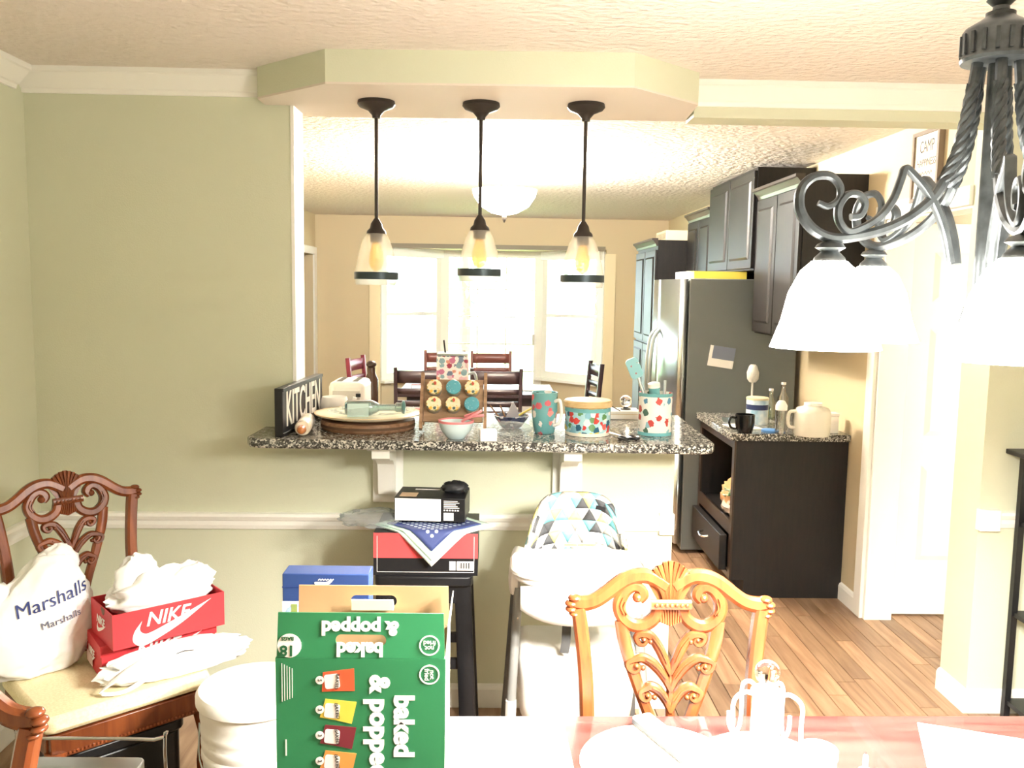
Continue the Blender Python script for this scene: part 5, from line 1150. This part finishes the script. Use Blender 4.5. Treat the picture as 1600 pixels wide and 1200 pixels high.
# wire caddy with glass ball
m_wire = M('white_coated_wire', '#f6f3ee', .35)
t = thing('cup_caddy', 'white wire cup caddy with clear glass ball on top', 'caddy', (.53, 1.62, TZ+.0085))
MB().lathe([(.06, 0), (.062, .006), (.03, .012), (.028, .02), (.026, .135), (.03, .142), (.02, .15), (.012, .155)], 24).build('centre_post', m_wire, t); MB().ell((0, 0, .178), (.024, .024, .024), 22, 16).build('glass_ball', m_crys, t)
for k in range(5):
    a_ = pi+.15+2*pi*k/5; pth = [(.02, .135), (.045, .142), (.066, .125), (.066, .08), (.07, .04), (.085, .018), (.10, .03), (.102, .055)]
    MB().sweep([Vector((p.x*cos(a_), p.x*sin(a_), p.y)) for p in cr([(r, z, 0) for r, z in pth], 5)], .0042, n=8).build('wire_arm', m_wire, t)
o = MB().lathe([(.115, 0), (.12, .003), (.12, .006), (.115, .008)], 36, c=(.53, 1.62, TZ+.0003)).build('turntable', m_plast, None); tag(o, 'round white turntable under the wire caddy', 'turntable'); MB().lathe([(.1205, .002), (.1205, .005)], 36, c=(.53, 1.62, TZ+.0003), capb=False, capt=False).build('edge_band', m_white, o)
t = thing('remote_control', 'grey remote control with rows of buttons on the white mat', 'remote control', (.355, 1.70, TZ+.0045), radians(24))
MB().box((-.022, -.09, 0), (.022, .09, .018)).build('case', M('pale_grey_plastic', '#c9cacb', .5), t, bevel=.004); B('dark_edge', (-.0225, -.088, .003), (-.0215, .088, .012), M('dark_grey_plastic', '#54585a', .6), t)
for i in range(3):
    for j in range(6): B('button', (-.015+i*.011, .065-j*.018, .0181), (-.007+i*.011, .076-j*.018, .0196), M('button_grey', '#8d9092', .5), t)
o = MB().lathe([(.15, 0), (.152, .002), (.15, .004)], 40, c=(.33, 1.62, TZ+.0002), sx=1.0).build('lace_mat', m_white, None); tag(o, 'round white table mat under the remote control', 'table mat'); MB().lathe([(.152, .001), (.155, .002), (.152, .003)], 40, c=(.33, 1.62, TZ+.0002), capb=False, capt=False).build('hem', m_plast, o)
t = thing('drinking_glass', 'clear tumbler with teal tint beside the wire caddy', 'glass', (.60, 1.53, TZ+.009)); MB().lathe([(.028, 0), (.03, .005), (.035, .075), (.033, .075), (.028, .008), (.001, .007)], 24, capt=False).build('tumbler', M_milk('teal_tint_glass', '#e4f4f2', .25), t); MB().lathe([(.0355, .06), (.0355, .074), (.0345, .0755)], 24, capb=False, capt=False).build('teal_ring', M('pale_teal_band', '#bfe0e2', .3), t)
for x, y, w, d_, rz, lab in ((.99, 1.655, .12, .1, -.35, 'white sheet of paper near the rounded table corner'), (.03, 1.66, .13, .14, .03, 'white paper sheets between the carton and the round mat'), (.82, 1.47, .14, .11, .2, 'white envelope lying in front of the wire caddy')):
    t = thing('paper_sheet', lab, 'paper', (x, y, TZ+.0003), rz)
    B('sheet', (-w, -d_, 0), (w, d_, .002), m_white, t); B('sheet', (-w+.01, -d_-.01, .0021), (w-.008, d_-.012, .0035), m_white, t)
t = thing('white_candle', 'slim white candle stub standing on the table', 'candle', (.72, 1.60, TZ+.0003)); MB().lathe([(.012, 0), (.012, .003), (.005, .005), (.005, .03), (.004, .032)], 14).build('stick', m_plast, t); MB().lathe([(.0008, .032), (.0008, .038)], 6).build('wick', m_black, t)
# black rack at the pillar wall
t = thing('black_metal_rack', 'black metal rack standing against the pillar wall', 'rack', (2.05, 3.22, 0))
for sx in (0, .6):
    for sy in (-.12, .12): B('upright', (sx-.012, sy-.012, 0), (sx+.012, sy+.012, 1.06), m_black, t)
for z in (.06, .42, .78): B('shelf', (-.005, -.125, z), (.605, .125, z+.018), m_black, t)
B('top_shelf', (-.06, -.15, 1.0605), (.66, .15, 1.08), m_black, t, bevel=.003)
for z in (.2, .56): MB().ell((0, -.14, z), (.012, .014, .012)).build('bolt_knob', m_chrome, t)
